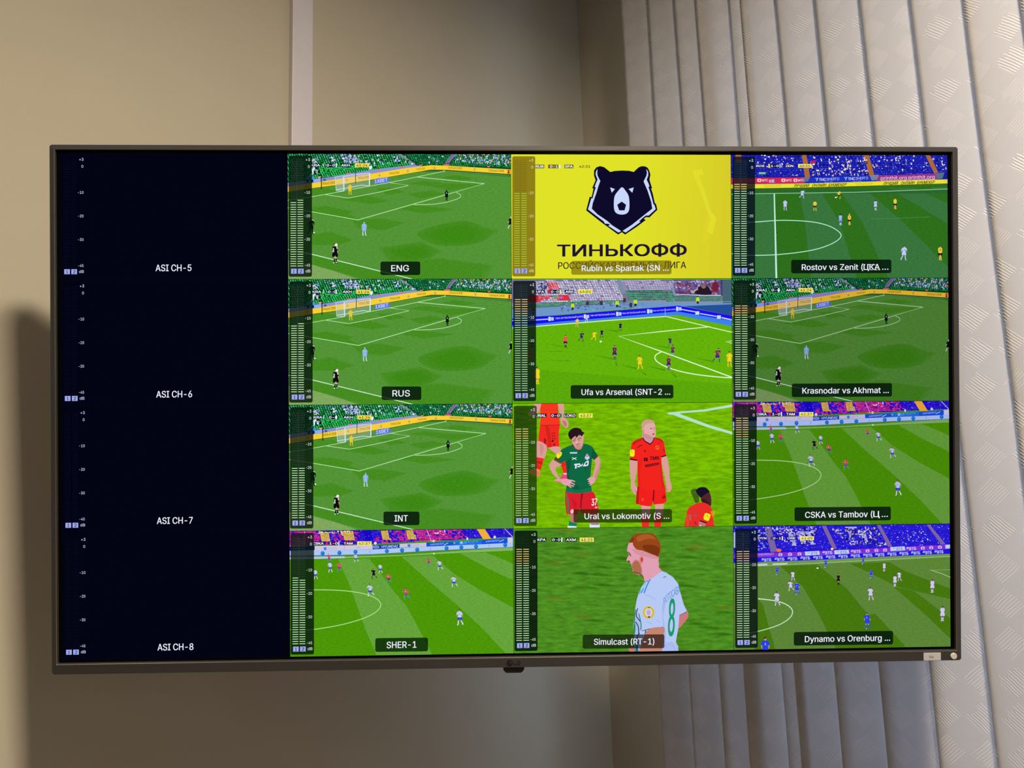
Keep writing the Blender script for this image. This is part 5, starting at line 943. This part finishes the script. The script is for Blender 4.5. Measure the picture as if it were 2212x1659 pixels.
T.l([280, 736, 420, 752, 530, 780, 594, 820, 616, 860, 600, 910, 540, 960, 440, 1008, 280, 1054, 180, 1074], 10, (200, 232, 205), smooth=True, w2=7)
BU, WW = (40, 60, 232), (206, 200, 238)
for a_ in ((940, 352, 432, 0), (1304, 330, 398, 3), (466, 420, 502, 2), (1380, 446, 536, 2), (658, 570, 695, 2), (1342, 872, 1028, 2)): T.pl(a_[0], a_[1], a_[2], BU, BU, (50, 70, 220), a_[3], -1, num=(120, 140, 245)); T.e(a_[0] - 8, a_[2] - 2, 6, 3, (225, 230, 235))
for a_ in ((618, 462, 556, 2), (596, 556, 662, 1), (1508, 378, 468, 3), (1654, 466, 562, 2), (1612, 500, 616, 3), (1976, 542, 676, 3), (1374, 618, 748, 2), (462, 662, 800, 2), (2074, 802, 952, 3)): T.pl(a_[0], a_[1], a_[2], WW, WW, WW, a_[3], -1, skin=(120, 90, 100), hair=(70, 50, 50))
T.pl(1060, 490, 600, (40, 26, 20), (20, 16, 16), (16, 16, 16), 3); T.pl(348, 1108, 1330, BU, BU, BU, 0, num=(120, 140, 245)); T.e(857, 436, 11, 7, (225, 238, 230))
T.score(1575, 1130, 'DYN', (278, 358), '0-1', (424, 500), 'ORE', (564, 640), '41:09', (700, 808), 128, 162, dark=(20, 12, 90), hb=(400, 130, 414, 160, (30, 60, 160)), ab=(508, 126, 520, 164, (232, 238, 252)), ck=(246, 234, 116))
T.meter(247, 247, 372, back=(6, 18, 20)); T.cap(1575, 1130, 625, 1058, 1592, 1190, 'Dynamo vs Orenburg ...', 734, 1562, 1156, 1142, 58, sk=-12)
T.build('football tile captioned Dynamo vs Orenburg, purple-blue boards, bottom of the right column')

# ------------------------------------------------------------------ television bracket (behind the set)
back = TVM @ Vector((0, -.08, -.074)); wallpt = room(.34, 0, back.z)
br = empty('swing_bracket', Matrix.Translation(wallpt) @ RM.to_4x4())
tag(br, 'black steel swing arm fixing the television to the left wall', 'bracket')
boxes('wall_plate', [((-.12, .0003, -.12), (.12, .012, .12))], M['steel'], br)
def bar(a_, b_, r_, name):
    bm = bmesh.new(); d = b_ - a_; z = d.normalized(); x = z.cross(Vector((0, 0, 1))).normalized(); y = z.cross(x)
    R = Matrix((x, y, z)).transposed(); box(bm, (-r_, -r_ * 1.6, 0), (r_, r_ * 1.6, d.length), .003)
    bmesh.ops.transform(bm, matrix=br.matrix_world.inverted() @ Matrix.Translation(a_) @ R.to_4x4(), verts=bm.verts)
    return link(name, mesh_of(bm, name), M['steel'], br)
bpy.context.view_layer.update()
mid = room(.40, .30, back.z)
bar(wallpt + VV * .0122, mid, .014, 'arm'); bar(mid, back - (back - mid).normalized() * .012, .014, 'arm')
boxes('mount_plate', [((-.2, -.2, -.068), (.2, .04, -.0585))], M['steel'], tv, bev=.002)
